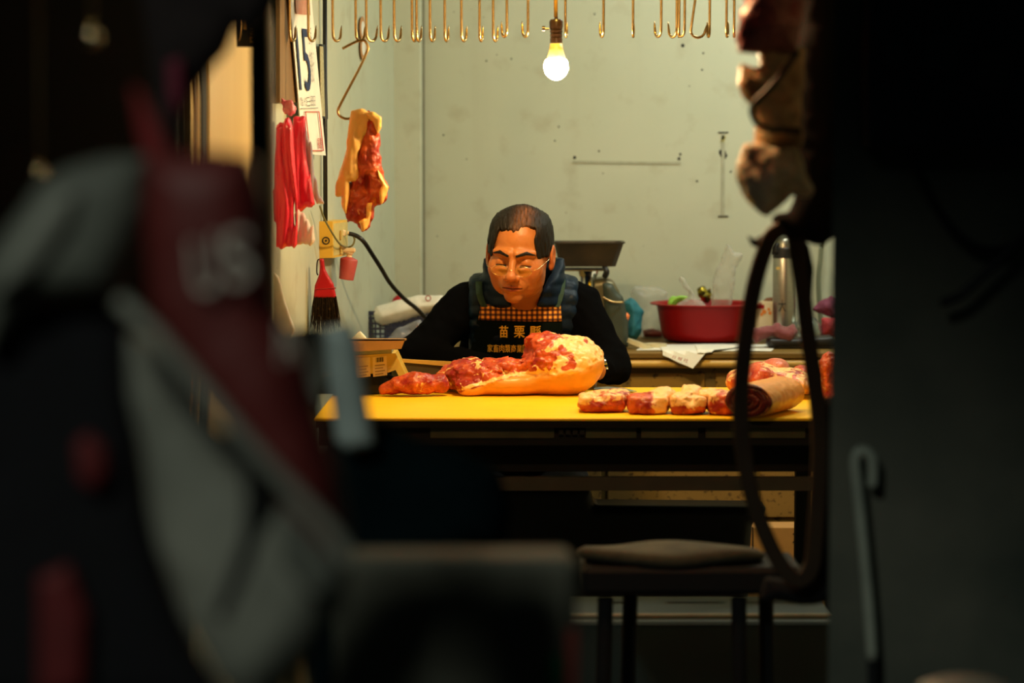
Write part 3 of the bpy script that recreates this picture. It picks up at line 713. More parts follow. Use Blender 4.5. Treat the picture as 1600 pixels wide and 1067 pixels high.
pillow('clear_bag', [(606, 530), (622, 515), (640, 503), (660, 496), (664, 515), (650, 528), (625, 536)], 7.17, .02, mat('milky_film', (.5, .52, .6), .2, alpha=.45, bump=.4, bscale=50), None, h=.004, extra=wnk(.01, 30, 5))
tag(bpy.data.objects['clear_bag'], 'crumpled see-through bag hanging over the front of the blue crate', 'bag')
pillow('torn_paper', [(548, 530), (556, 522), (563, 517), (570, 524), (575, 531)], 6.4, .006, M_paper, None, h=.002, r=.005)
tag(bpy.data.objects['torn_paper'], 'torn white paper corner standing behind the scale tray', 'paper')

# ================================================================== meat grinder behind the butcher
Ym = 7.15
sm = Ym/F
def Pm(x, y, Y=Ym): return W(x, y, Y)
gr = empty('meat_grinder', W(925, 530, Ym), 'steel meat grinder with a wide black feed pan standing behind the butcher', 'meat grinder')
M_pan = mat('blackened_steel_pan', (.022, .022, .018), .42, .3, scale=14, col2=(.07, .05, .03), bump=.15)
def rrect(cx, cy, hx, hy, r, z, n=5):
    P = []
    for sx, sy, a0 in ((1, 1, 0), (-1, 1, 90), (-1, -1, 180), (1, -1, 270)):
        for k in range(n+1):
            a = math.radians(a0+90*k/n); P.append((cx+sx*(hx-r)+r*math.cos(a), cy+sy*(hy-r)+r*math.sin(a), z))
    return P
def loft(rings, cap0=True, cap1=False):
    m = MB(); n = len(rings[0]); V = [p for r in rings for p in r]
    Q = [(i*n+k, i*n+(k+1) % n, (i+1)*n+(k+1) % n, (i+1)*n+k) for i in range(len(rings)-1) for k in range(n)]
    if cap0: Q.append(tuple(range(n))[::-1])
    if cap1: Q.append(tuple((len(rings)-1)*n+k for k in range(n)))
    m.add(V, Q); return m
pc = Pm(920.5, 400); hy = .075
loft([rrect(pc.x-.003, Ym+.08, 44*sm, hy*.8, .02, Pm(0, 417).z), rrect(pc.x, Ym+.08, 54.5*sm, hy, .02, Pm(0, 381).z), rrect(pc.x, Ym+.08, 57*sm, hy+.004, .02, Pm(0, 380.5).z), rrect(pc.x, Ym+.08, 57*sm, hy+.004, .02, Pm(0, 378.5).z),
      rrect(pc.x, Ym+.08, 53.5*sm, hy-.002, .02, Pm(0, 379).z), rrect(pc.x-.003, Ym+.08, 43*sm, hy*.8-.002, .02, Pm(0, 415).z)], True, True).build('feed_pan', M_pan, gr, autos=35)
MB().box(Pm(912, 420, Ym+.07), (68*sm, .10, 5*sm), bev=.003).build('mounting_plate', M_chrome, gr)
MB().lathe([(17*sm, 0), (15*sm, -.012), (13*sm, -.02), (13*sm, -.06), (16*sm, -.066), (16*sm, -.085)], Pm(919, 423, Ym+.06), 28).build('feed_throat', M_chrome, gr, autos=40)
MB().tube(smooth_pts([Pm(944, 418, Ym+.03), Pm(948, 424, Ym+.02), Pm(945, 432, Ym+.03)]), .009, 8).build('thumb_knob', M_black, gr, smooth=True)
M_cast = mat('olive_cast_iron', (.13, .12, .07), .42, .5, scale=10, col2=(.24, .19, .10), bump=.2)
pillow('motor_housing', [(905, 452), (922, 436), (945, 433), (958, 438), (966, 452), (972, 475), (976, 540), (890, 540), (895, 480)], Ym+.12, .075, M_cast, gr, h=.005, r=.02)
pillow('gear_cover', [(940, 440), (955, 441), (964, 455), (972, 462), (980, 500), (980, 540), (948, 540)], Ym+.10, .085, mat('dark_green_iron', (.05, .065, .05), .5, .3), gr, h=.005, r=.02)
MB().tube(smooth_pts([Pm(942, 464, Ym+.0), Pm(950, 469, Ym+.0), Pm(960, 472, Ym+.0), Pm(974, 472, Ym+.01)]), .003, 8).build('brass_lever', M_brass, gr, smooth=True)
pillow('orange_switch', [(974, 491), (980, 488), (984, 493), (980, 506), (974, 508)], Ym+.04, .014, mat('orange_plastic', (.85, .22, .05), .4), gr, h=.002)

# teal bag, clear bags, tape rings
pillow('teal_bag', [(976, 470), (986, 464), (994, 472), (1004, 488), (1005, 515), (996, 530), (980, 534), (972, 510)], 7.42, .05, mat('teal_cloth', (.015, .12, .16), .7, scale=20, col2=(.02, .2, .25), bump=.4), None, h=.004, extra=wnk(.012, 28, 7))
tag(bpy.data.objects['teal_bag'], 'crumpled teal blue bag beside the grinder', 'bag')
def film(name, col, dens):
    m = bpy.data.materials.new(name); m.use_nodes = True; nt = m.node_tree; L = nt.links; nt.nodes.clear()
    o = nd(nt, 'ShaderNodeOutputMaterial'); tr = nd(nt, 'ShaderNodeBsdfTransparent'); gl = nd(nt, 'ShaderNodeBsdfPrincipled'); mx = nd(nt, 'ShaderNodeMixShader')
    gl.inputs['Base Color'].default_value = (*col, 1); gl.inputs['Roughness'].default_value = .15
    tr.inputs[0].default_value = (.97, .97, .96, 1)
    lw = nd(nt, 'ShaderNodeLayerWeight'); lw.inputs[0].default_value = .35
    tc = nd(nt, 'ShaderNodeTexCoord'); ns = nd(nt, 'ShaderNodeTexNoise'); ns.inputs['Scale'].default_value = 45; L.new(tc.outputs['Object'], ns.inputs[0])
    bp = nd(nt, 'ShaderNodeBump'); bp.inputs['Strength'].default_value = .8; bp.inputs['Distance'].default_value = .006; L.new(ns.outputs[0], bp.inputs['Height'])
    L.new(bp.outputs[0], gl.inputs['Normal']); L.new(bp.outputs[0], lw.inputs['Normal'])
    ad = nd(nt, 'ShaderNodeMath', operation='MULTIPLY_ADD'); L.new(lw.outputs['Facing'], ad.inputs[0]); ad.inputs[1].default_value = .6; ad.inputs[2].default_value = dens; ad.use_clamp = True
    L.new(ad.outputs[0], mx.inputs[0]); L.new(tr.outputs[0], mx.inputs[1]); L.new(gl.outputs[0], mx.inputs[2]); L.new(mx.outputs[0], o.inputs[0]); return m
M_film = film('clear_film', (.72, .66, .58), .08); M_film2 = film('cloudy_film', (.66, .64, .58), .15)
def filmbag(name, P, Y, t, label, m=None, seed=0, amp=.012, f=26):
    pillow(name, P, Y, t, m or M_film, None, h=.0042, extra=wnk(amp, f, seed))
    return tag(bpy.data.objects[name] if name in bpy.data.objects else None, label, 'bag')
filmbag('clear_plastic_bag', [(984, 455), (990, 447), (1008, 449), (1030, 447), (1045, 456), (1042, 480), (1036, 505), (1034, 528), (1002, 528), (998, 505), (990, 480)], 7.64, .045, 'tall clear plastic bag standing between teal bag and red basin', M_film2, 11, .008, 22)
pillow('maroon_lump', [(1004, 516), (1020, 513), (1034, 517), (1036, 527), (1006, 527)], 7.57, .03, mat('maroon_meat', (.14, .025, .02), .5), None, h=.004)
tag(bpy.data.objects['maroon_lump'], 'small dark maroon lump in the foot of the tall clear bag', 'meat')
for (x, y, r, t_) in ((1000, 532, 21, .35), (1023, 536, 19, .0)):
    cpos = W(x, y, 7.14 if t_ else 7.18); cpos.z = CT+.007+(.006 if t_ else 0); R = Matrix.Rotation(t_, 3, 'Y')
    m = MB().lathe([(r*.6*sm, -.006), (r*sm, -.006), (r*sm, .006), (r*.6*sm, .006), (r*.6*sm, -.006)], cpos, 32, R)
    tag(m.build('tape_roll', mat('cream_tape', (.62, .55, .35), .35), autos=40), 'cream tape roll %s on the counter left of the newspaper' % ('leaning, nearest the butcher,' if t_ else 'lying flat'), 'tape roll', 'tape rolls on the counter')

# red basin
Yb2 = 7.44; sb = Yb2/F
bx = W(1103, 500, Yb2); zr = W(0, 478, Yb2-.15).z
prof = [(0, CT+.006), (62*sb, CT+.006), (66*sb, CT+.010), (70*sb, CT+.03), (77*sb, zr-.008), (79*sb, zr-.004), (87*sb, zr-.003), (88*sb, zr), (86*sb, zr+.002), (78*sb, zr+.001), (75*sb, zr-.006), (68*sb, CT+.03), (62*sb, CT+.012), (0, CT+.010)]
tag(MB().lathe(prof, (bx.x, bx.y, 0), 56).build('red_basin', mat('red_basin_plastic', (.27, .001, .003), .45, var=.04, spec=.25, bump=0), autos=50), 'wide red plastic basin holding bags and greens on the back counter', 'basin')
M_green = mat('green_onion', (.22, .55, .04), .45, scale=30, col2=(.35, .6, .08))
for i, (a, b) in enumerate((((1046, 471), (1078, 464)), ((1050, 474), (1072, 467)), ((1046, 467), (1062, 470)))):
    o = MB().tube(smooth_pts([W(a[0], a[1]+8, Yb2+.02*i), W(a[0]+4, a[1], Yb2+.02*i), W((a[0]+b[0])/2, (a[1]+b[1])/2-3, Yb2+.02*i), W(b[0], b[1]+2, Yb2+.02*i)]), [.006+.0008*k if k < 4 else .008-.0003*k for k in range(13)], 10).build('green_onion', M_green, smooth=True)
    tag(o, ('longest bright green onion stalk leaning over the basin rim', 'short green onion stalk below the longest one in the basin', 'bent green onion end at the left of the basin')[i], 'green onion', 'green onions in the basin')
def filmbag2(name, P, Y, t, label, m, seed, amp, f):
    o = pillow(name, P, Y, t, m, None, h=.004, extra=wnk(amp, f, seed)); tag(o, label, 'bag')
filmbag2('knotted_clear_bag', [(1050, 484), (1060, 474), (1074, 466), (1079, 458), (1068, 450), (1061, 438), (1063, 431), (1070, 435), (1079, 452), (1084, 458), (1087, 464), (1098, 472), (1108, 484), (1080, 492)], 7.36, .045, 'knotted clear bag with a twisted neck in front of the gold wrapper, in basin', M_film2, 21, .006, 30)
filmbag2('tall_clear_bag', [(1112, 486), (1113, 440), (1118, 420), (1126, 408), (1130, 394), (1136, 381), (1142, 386), (1147, 394), (1160, 396), (1158, 404), (1150, 418), (1147, 450), (1142, 484)], 7.42, .03, 'tall upright clear plastic bag standing in the basin', M_film2, 31, .006, 34)
pillow('gold_wrapper', [(1090, 450), (1095, 446), (1102, 448), (1106, 453), (1110, 449), (1112, 462), (1106, 474), (1098, 473), (1091, 462)], 7.47, .025, mat('gold_foil', (.55, .42, .05), .18, 1., scale=60, col2=(.08, .07, .02), thr=.5, wid=.08, bump=.9, bscale=80, dist=.01), None, h=.003, extra=wnk(.006, 60, 4))
tag(bpy.data.objects['gold_wrapper'], 'shiny crumpled gold foil wrapper sticking out of the basin', 'foil')

# newspapers under the basin, hanging over the edge
def paper_sheet(name, C, dz, drop, label, m=M_paper):
    P = [Vector(p) for p in C]
    def fn(u, v):
        p = bil(P, u, v); q = Vector((p.x, p.y, CT+dz+.0008*math.sin(9*u+3*v)))
        if p.y < C0: q.z -= (C0-p.y)*drop; q.y = C0-.006-(C0-p.y)*.35
        return q
    return tag(MB().sheet(fn, 14, 14, (0, 0, .0012)).build(name, m), label, 'newspaper', 'newspapers on the counter')
def cpt(px_, Y): return (W(px_, 545, Y).x, Y, 0)
n1 = paper_sheet('newspaper', [cpt(1010, 7.30), cpt(1215, 7.30), cpt(1205, 7.03), cpt(994, 7.07)], .001, .6, 'flat newspaper spread under the red basin and pink cloth')
n2 = paper_sheet('newspaper', [cpt(1030, 7.20), cpt(1150, 7.15), cpt(1084, 6.935), cpt(1036, 6.985)], .004, .75, 'folded newspaper whose printed corner hangs over the counter edge')
n3 = paper_sheet('newspaper', [cpt(1085, 7.22), cpt(1165, 7.16), cpt(1112, 6.99), cpt(1090, 6.985)], .007, .55, 'pale newspaper sheet lying on top, pointing forward below the basin')
text('headline', '日 報 社', [Vector((W(x, y, 6.965).x, 6.965, W(x, y, 6.965).z)) for x, y in ((1052, 555), (1076, 561), (1074, 567), (1050, 559.5))], M_redink, n2)

# carton, airpot, cloths, kettle
cbx = empty('juice_carton', W(1196, 512, 7.40), 'small white carton printed with orange fruit beside the steel flask', 'carton')
MB().box(W(1194, 495, 7.42), (34*sb, .05, 50*sb), bev=.002).build('box', mat('cream_card', (.80, .68, .45), .5), cbx)
for (x, y, r) in ((1194, 487, 3.4), (1201, 483, 2.2), (1190, 491, 2.4), (1203, 489, 2.5)):
    MB().lathe([(0, .001), (r*sb, .001), (r*sb, 0)], W(x, y, 7.394), 16, Rx).build('fruit_print', mat('orange_print2', (.85, .25, .03), .5), cbx)
MB().box(W(1187, 479, 7.393), (14*sb, .001, 6*sb)).build('red_band', M_redp, cbx)
pillow('brown_bun', [(1192, 470), (1198, 465), (1208, 464), (1213, 472), (1195, 474)], 7.42, .02, mat('brown_crust', (.22, .08, .03), .5), None, h=.003)
tag(bpy.data.objects['brown_bun'], 'small brown lump resting on top of the printed carton', 'bun')
Yt = 7.36; st_ = Yt/F
af = empty('vacuum_flask', W(1226, 530, Yt), 'tall brushed steel vacuum flask with black collar behind the hanging strap', 'flask')
ax = W(1226, 400, Yt)
def az(py): return W(0, py, Yt).z
MB().lathe([(0, CT), (18*st_, CT), (18.5*st_, CT+.004), (18.5*st_, az(402)), (17.5*st_, az(399))], (ax.x, ax.y, 0), 40).build('body', mat('brushed_steel', (.42, .40, .34), .28, .9, scale=30, stretch=(1, 1, 20), bump=0), af, autos=40)
MB().lathe([(18.8*st_, az(403)), (18.8*st_, az(388)), (17*st_, az(386))], (ax.x, ax.y, 0), 40).build('collar', M_black, af, autos=40)
MB().lathe([(17*st_, az(387)), (16*st_, az(376)), (12*st_, az(370)), (0, az(367))], (ax.x, ax.y, 0), 40).build('domed_lid', M_steel, af, smooth=True)
pillow('spout', [(1205, 398), (1206, 386), (1211, 378), (1217, 380), (1218, 398)], Yt-.02, .014, M_black, af, h=.0025)
MB().box(W(1216, 419, Yt-.0375), (6*st_, .001, 4*st_)).build('badge', M_lip, af)
text('dark_characters', '大', [W(x, y, Yt-.0385) for x, y in ((1216, 468), (1228, 468), (1228, 487), (1216, 487))], M_blackink, af)
M_pink = mat('dusty_pink_cloth', (.20, .045, .05), .9, scale=30, bump=.3, sheen=.3)
pillow('pink_cloth', [(1172, 530), (1172, 514), (1190, 508), (1207, 512), (1216, 504), (1222, 508), (1240, 505), (1249, 516), (1240, 534), (1234, 540), (1222, 530), (1208, 524), (1195, 532), (1180, 538)], 7.16, .03, M_pink, None, h=.004, extra=wnk(.012, 30, 13))
tag(bpy.data.objects['pink_cloth'], 'crumpled dusty pink cloth lying in front of the flask', 'cloth')
pillow('dark_tray', [(1198, 540), (1199, 527), (1240, 528), (1300, 524), (1310, 540)], 7.18, .05, M_black, None, h=.005, r=.01)
tag(bpy.data.objects['dark_tray'], 'black tray under the pink cloth at the right of the counter', 'tray')
kt = W(1262, 500, 7.35)
tag(MB().lathe([(0, CT+.02), (22*st_, CT+.02), (23*st_, CT+.035), (20*st_, CT+.06), (12*st_, CT+.078), (3*st_, CT+.082), (3*st_, CT+.09), (0, CT+.092)], (kt.x, kt.y, 0), 32).tube([(kt.x, kt.y, CT), (kt.x, kt.y, CT+.03)], .03, 12).build('steel_pot', mat('bluish_steel', (.42, .48, .46), .2, .8), autos=40), 'small domed steel pot lid shining behind the hanging strap', 'pot')
pillow('purple_cloth', [(1268, 484), (1282, 470), (1300, 462), (1312, 470), (1310, 500), (1290, 494)], 7.4, .03, mat('purple_cloth_m', (.16, .03, .07), .8, bump=.3), None, h=.004, extra=wnk(.01, 30, 3))
tag(bpy.data.objects['purple_cloth'], 'purple cloth heap at the far right end of the counter', 'cloth')
pillow('red_cloth', [(1282, 496), (1310, 496), (1312, 526), (1284, 522)], 7.36, .03, mat('red_cloth_m', (.35, .03, .04), .8, bump=.3), None, h=.004, extra=wnk(.008, 30, 6))
tag(bpy.data.objects['red_cloth'], 'red cloth under the purple heap at the far right of the counter', 'cloth')
tag(MB().tube(smooth_pts([W(1286, 540, 7.7), W(1280, 470, 7.7), W(1279, 430, 7.7), W(1283, 390, 7.7), W(1284, 300, 7.7), (W(1284, 0, 7.7).x, 7.7, CEIL)]), .008, 10).build('wall_pipe', mat('greenish_pipe', (.16, .18, .12), .5), smooth=True), 'thin greenish pipe running up the rear wall at the right', 'pipe')

# ================================================================== under the table: carton and dark chair
ct = empty('cardboard_carton', W(1225, 900, 6.9), 'brown cardboard carton with a handwritten mark on the floor under the counter', 'carton')
Yc = 6.86
MB().box((W(1232, 0, Yc).x, Yc+.06, W(0, 824, Yc).z/2), (130*Yc/F, .10, W(0, 824, Yc).z), bev=.003).build('box', mat('cardboard', (.50, .28, .10), .8, var=.06), ct)
text('handwritten_mark', '才', [W(x, y, Yc+.008) for x, y in ((1238, 828), (1254, 828), (1254, 852), (1238, 852))], M_blackink, ct)
MB().box(W(1176, 850, Yc+.009), (.004, .002, .10)).build('edge_line', M_blackink, ct)

# ================================================================== meat
def meatmat(name, red=(.27, .006, .006), pink=(.64, .115, .028), fat=(.95, .57, .24), skin=(.80, .34, .06), sc=38, thr=.5):
    m = bpy.data.materials.new(name); m.use_nodes = True; nt = m.node_tree; L = nt.links; b = nt.nodes['Principled BSDF']
    tc = nd(nt, 'ShaderNodeTexCoord'); af_ = nd(nt, 'ShaderNodeAttribute'); af_.attribute_name = 'fat'; as_ = nd(nt, 'ShaderNodeAttribute'); as_.attribute_name = 'skin'
    def noise(s, d=5, dist=0.6):
        n = nd(nt, 'ShaderNodeTexNoise'); n.inputs['Scale'].default_value = s; n.inputs['Detail'].default_value = d; n.inputs['Distortion'].default_value = dist
        L.new(tc.outputs['Object'], n.inputs[0]); return n.outputs[0]
    def rng(n, a, c):
        r = nd(nt, 'ShaderNodeMapRange'); L.new(n, r.inputs[0]); r.inputs[1].default_value = a; r.inputs[2].default_value = c; return r.outputs[0]
    def mx(f, a, c):
        x = nd(nt, 'ShaderNodeMix', data_type='RGBA'); L.new(f, x.inputs[0])
        for i, q in ((6, a), (7, c)):
            if isinstance(q, tuple): x.inputs[i].default_value = (*q, 1)
            else: L.new(q, x.inputs[i])
        return x.outputs[2]
    def add(a, c, op='ADD', k=None):
        q = nd(nt, 'ShaderNodeMath', operation=op); L.new(a, q.inputs[0])
        if k is not None: q.inputs[1].default_value = k
        else: L.new(c, q.inputs[1])
        return q.outputs[0]
    c = mx(rng(noise(sc*.6), .35, .65), red, pink)
    f = add(noise(sc, 5, 1.2), add(af_.outputs['Fac'], None, 'MULTIPLY', .5))
    c = mx(rng(f, thr+.20, thr+.32), c, fat)
    sk_ = mx(rng(noise(12), .3, .7), skin, tuple(v*.88 for v in skin))
    c = mx(as_.outputs['Fac'], c, sk_)
    L.new(c, b.inputs['Base Color']); b.inputs['Roughness'].default_value = .36; b.inputs['Specular IOR Level'].default_value = .45
    b.inputs['Subsurface Weight'].default_value = .12; b.inputs['Subsurface Scale'].default_value = .006; b.inputs['Subsurface Radius'].default_value = (1, .3, .15)
    bp = nd(nt, 'ShaderNodeBump'); bp.inputs['Distance'].default_value = .004; inv = add(as_.outputs['Fac'], None, 'MULTIPLY', -.45)
    L.new(add(inv, None, 'ADD', .55), bp.inputs['Strength']); L.new(noise(sc*2.2), bp.inputs['Height']); L.new(bp.outputs[0], b.inputs['Normal'])
    return m
M_pork = meatmat('raw_pork'); M_pork2 = meatmat('raw_pork_lean', fat=(.90, .55, .26), sc=55, thr=.46)
M_porkd = meatmat('shaded_raw_pork', red=(.07, .004, .004), pink=(.18, .018, .012), sc=50, thr=.58)  # darker pork tones stand in for the hanging strap's shadow on the roll
def E(x, y, z, px, py, Y, rx, rz, ry):
    c = W(px, py, Y); s = Y/F; return ell(x, y, z, (c.x, Y, c.z), (rx*s, ry, rz*s))
def topx(x, y): return 800+x/y*F/1.0
def clampz(v, z, zf=TZ+.0012): return smax(v, zf-z, .004)
Yl = 6.28; sl = Yl/F
def upx(x): return x*F/Yl+800
def upz(z):                                     # inverse of W for the plane y=Yl
    return 533.5-F*np.tan(np.arctan((z-CH)/Yl)+PITCH)
def leg_fn(x, y, z):
    v = E(x, y, z, 878, 572, Yl+.03, 62, 48, .095)
    v = smin(v, E(x, y, z, 850, 550, Yl+.03, 36, 30, .07), .03)
    v = smin(v, E(x, y, z, 905, 560, Yl+.05, 36, 32, .07), .03)
    v = smin(v, E(x, y, z, 790, 596, Yl+.04, 75, 24, .09), .025)
    v = smin(v, E(x, y, z, 752, 590, Yl+.04, 48, 30, .07), .02)
    v = smin(v, E(x, y, z, 720, 585, Yl+.06, 34, 22, .05), .02)
    v = smin(v, E(x, y, z, 790, 572, Yl+.03, 46, 13, .05), .015)
    v = smin(v, E(x, y, z, 735, 605, Yl-.02, 22, 15, .03), .015)
    # cut hollow and groove between the knuckle and the round
    v = smax(v, -E(x, y, z, 812, 545, Yl-.0, 22, 20, .05), .014)
    v = smax(v, -cone(x, y, z, W(778, 572, Yl-.06), W(850, 592, Yl-.07), .012, .009), .01)
    X, Z = upx(x), upz(z)
    line = np.interp(X, [700, 715, 760, 800, 850, 900, 945], [622, 614, 600, 588, 586, 583, 560])
    meatside = 1/(1+np.exp((Z-line)/1.6)); 
    v = v-(.010*fbm(x, y, z, 30, 4, 3)+.005*fbm(x*.35+z*.2, y, z, 70, 2, 31))*meatside-.009*np.abs(fbm(x, y, z, 52, 2, 55))*meatside*(1-.6*np.clip((X-870)/20, 0, 1))+.0015*fbm(x, y, z, 30, 2, 9)
    return clampz(v+meatside*.003, z)
def leg_skin(x, y, z):
    X, Z = upx(x*Yl/np.maximum(y, 1)), upz(CH+(z-CH)*Yl/y)
    line = np.interp(X, [700, 715, 760, 800, 850, 900, 945], [622, 614, 600, 588, 586, 583, 560])+2.5*vn(X/9, X*0, X*0, 2)
    return np.clip((Z-line)/1.5+.5, 0, 1)
def leg_fat(x, y, z):
    X, Z = upx(x*Yl/np.maximum(y, 1)), upz(CH+(z-CH)*Yl/y)
    nz = fbm(x, y, z, 30, 3, 66)
    f = .10+.75*np.clip((X-862+60*nz)/30, 0, 1)+.55*nz
    f = f+.35*np.exp(-((X-808)/22)**2-((Z-578)/10)**2)
    f = f-.5*np.exp(-((X-834)/22)**2-((Z-548)/24)**2)-.3*np.exp(-((X-740)/25)**2-((Z-600)/16)**2)-.5*np.exp(-((X-800)/40)**2-((Z-572-(X-800)*.25)/6)**2)+.3*np.exp(-((X-745)/12)**2-((Z-566)/8)**2)
    f = f+.55*np.clip(1-np.abs(fbm(x, y, z, 26, 2, 88))*7, 0, 1)
    line = np.interp(X, [700, 715, 760, 800, 850, 900, 945], [622, 614, 600, 588, 586, 583, 560]); f = f+.8*np.exp(-((Z-line+3)/4)**2)
    return f
pk = sdfobj('pork_ham', leg_fn, (W(680, 0, Yl).x, Yl-.13, TZ-.004), (W(948, 0, Yl).x, Yl+.2, TZ+.2), .0027, M_pork, None, {'skin': leg_skin, 'fat': leg_fat})
tag(pk, 'large raw pork leg with a smooth skin side, in front of the butcher', 'meat')
Yh = 6.25
def hock_fn(x, y, z):
    v = cone(x, y, z, W(600, 608, Yh), W(650, 599, Yh), .013, .026)
    v = smin(v, cone(x, y, z, W(650, 599, Yh), W(688, 600, Yh+.01), .026, .024), .02)
    v = smin(v, E(x, y, z, 635, 600, Yh, 30, 13, .03), .015)
    return clampz(v-.006*fbm(x, y, z, 60, 4, 13), z)
tag(sdfobj('pork_hock', hock_fn, (W(578, 0, Yh).x, Yh-.05, TZ-.004), (W(708, 0, Yh).x, Yh+.06, TZ+.075), .0026, M_pork2, None, {'skin': lambda x, y, z: x*0, 'fat': lambda x, y, z: x*0-.05+.25*np.exp(-((x-W(655, 0, Yh).x)/.012)**2)}),
    'narrow dark red pork hock pointing left from the big leg', 'meat')
def bone_fn(x, y, z):
    v = cone(x, y, z, W(690, 588, 6.40), W(722, 578, 6.40), .014, .03); return v-.007*fbm(x, y, z, 50, 3, 23)
tag(sdfobj('pork_trimming', lambda x, y, z: clampz(smin(bone_fn(x, y, z), E(x, y, z, 700, 596, 6.38, 20, 14, .03), .02), z), (W(668, 0, 6.4).x, 6.33, TZ-.004), (W(745, 0, 6.4).x, 6.46, TZ+.12), .003, M_pork2, None, {'skin': lambda x, y, z: x*0, 'fat': lambda x, y, z: x*0}),
    'ragged red trimming behind the hock against the tray', 'meat')

# pork slices along the front of the table
def slab(name, px0, px1, py0, py1, Y, ry, seed, label, fatf, skinf=None, lump=None, m=None, hole=False):
    cx, cy = (px0+px1)/2, (py0+py1)/2
    def fn(x, y, z):
        v = E(x, y, z, cx, cy+2, Y+ry*.6, (px1-px0)/2*1.04, (py1-py0)/2*1.05, ry)
        c = W(cx, cy, Y); s = Y/F
        bx_ = np.maximum(np.maximum(np.abs(x-c.x)-(px1-px0)/2*s+.010, np.abs(y-Y-ry*.6)-ry*.85+.01), 0)
        q = np.sqrt(np.maximum(np.abs(x-c.x)-(px1-px0)/2*s+.012, 0)**2+np.maximum(np.abs(y-Y-ry*.6)-ry*.8+.012, 0)**2+np.maximum(np.abs(z-c.z)-(py1-py0)/2*s*.8+.010, 0)**2)-.012
        v = smin(v, q, .01)
        if lump:
            for l_ in lump: v = smin(v, E(x, y, z, l_[0], l_[1], Y+l_[4], l_[2], l_[3], l_[5]), .012)
        return clampz(v-.007*fbm(x, y, z, 34, 4, seed)-.004*np.abs(fbm(x, y, z, 60, 2, seed+2)), z)
    sx = (px1-px0)/2*Y/F+.02; c = W(cx, cy, Y)
    o = sdfobj(name, fn, (c.x-sx, Y-.03, TZ-.004), (c.x+sx, Y+2*ry+.03, W(0, py0-16, Y).z+.02), .0026, m or M_pork2, None, {'fat': fatf, 'skin': skinf or (lambda x, y, z: x*0)})
    return tag(o, label, 'meat', 'pork pieces along the table front')
def gx(px_, Y, w_): return lambda x: np.exp(-((x-W(px_, 0, Y).x)/(w_*Y/F))**2)
slab('pork_piece', 905, 977, 616, 644, 5.84, .06, 41, 'leftmost pork piece at the table front, pale fat cap and dark red edge', lambda x, y, z: .55*np.clip((z-TZ-.022)/.01, -1, 1)+.5*gx(912, 5.84, 12)(x), lump=[(960, 618, 26, 10, .05, .04)])
slab('pork_piece', 983, 1044, 618, 647, 5.80, .06, 51, 'second pork piece from the left at the table front, cut belly with white fat end', lambda x, y, z: -.1+.9*np.clip((x-W(1018, 0, 5.8).x)/.02, 0, 1)+.3*np.clip((z-TZ-.02)/.01, 0, 1), lump=[(1035, 618, 22, 12, .05, .04)])
slab('pork_piece', 1050, 1101, 617, 647, 5.79, .06, 61, 'third pork piece at the table front, pale rolled fat folds on top', lambda x, y, z: .1+.7*np.clip((z-TZ-.018)/.008, 0, 1), lump=[(1080, 612, 16, 10, .06, .05), (1066, 626, 20, 14, .03, .04)])
slab('pork_piece', 1107, 1160, 614, 648, 5.78, .06, 71, 'fourth pork piece at the table front, fatty with a red cut face, beside the roll', lambda x, y, z: .35-.5*gx(1135, 5.78, 14)(x)+.5*np.clip((z-TZ-.03)/.01, 0, 1), lump=[(1105, 616, 22, 9, .06, .04)])
# rolled belly with skin outside, hanging over the front edge
def roll():
    a, b = W(1195, 640, 5.70), W(1214, 622, 5.92); r = .046
    a = Vector((W(1172, 0, 5.7).x, 5.70, TZ+r*.90)); b = Vector((W(1228, 0, 5.92).x, 5.92, TZ+r*.90))
    ax_ = (b-a).normalized()
    side = Vector((1, 0, 0)); side = (side-ax_*side.dot(ax_)).normalized(); upv = ax_.cross(side)*-1
    if upv.z < 0: upv = -upv
    def loc(x, y, z):
        dx, dy, dz = x-a.x, y-a.y, z-a.z
        return dx*side.x+dy*side.y+dz*side.z, dx*ax_.x+dy*ax_.y+dz*ax_.z, dx*upv.x+dy*upv.y+dz*upv.z
    def fn(x, y, z):
        s, t_, u_ = loc(x, y, z); Lh = (b-a).length
        rr = np.sqrt((s/1.45)**2+u_**2)*1.12
        v = np.maximum(rr-r, np.abs(t_-Lh/2)-Lh/2)
        v = smax(rr-r, np.abs(t_-Lh/2)-Lh/2, .008)
        an = np.arctan2(u_, s); sp_ = np.abs(((rr/.016+an/(2*PI)) % 1)-.5)
        cut = np.where((t_ < .012), .0035*(sp_ < .12), 0)
        return v+cut-.0025*fbm(x, y, z, 50, 3, 77)
    def skin(x, y, z):
        s, t_, u_ = loc(x, y, z); rr = np.sqrt((s/1.45)**2+u_**2)*1.12; return np.clip((rr-r+.009)/.003, 0, 1)*np.clip((t_-.004)/.004, 0, 1)
    return tag(sdfobj('rolled_pork_belly', fn, (a.x-.09, 5.66, TZ-.05), (b.x+.09, 6.03, TZ+.11), .0028, M_porkd, None, {'skin': skin, 'fat': lambda x, y, z: x*0-.1}),
               'rolled pork belly with tan skin outside, inside darkened like strap shade, at the front table edge', 'meat')
roll()
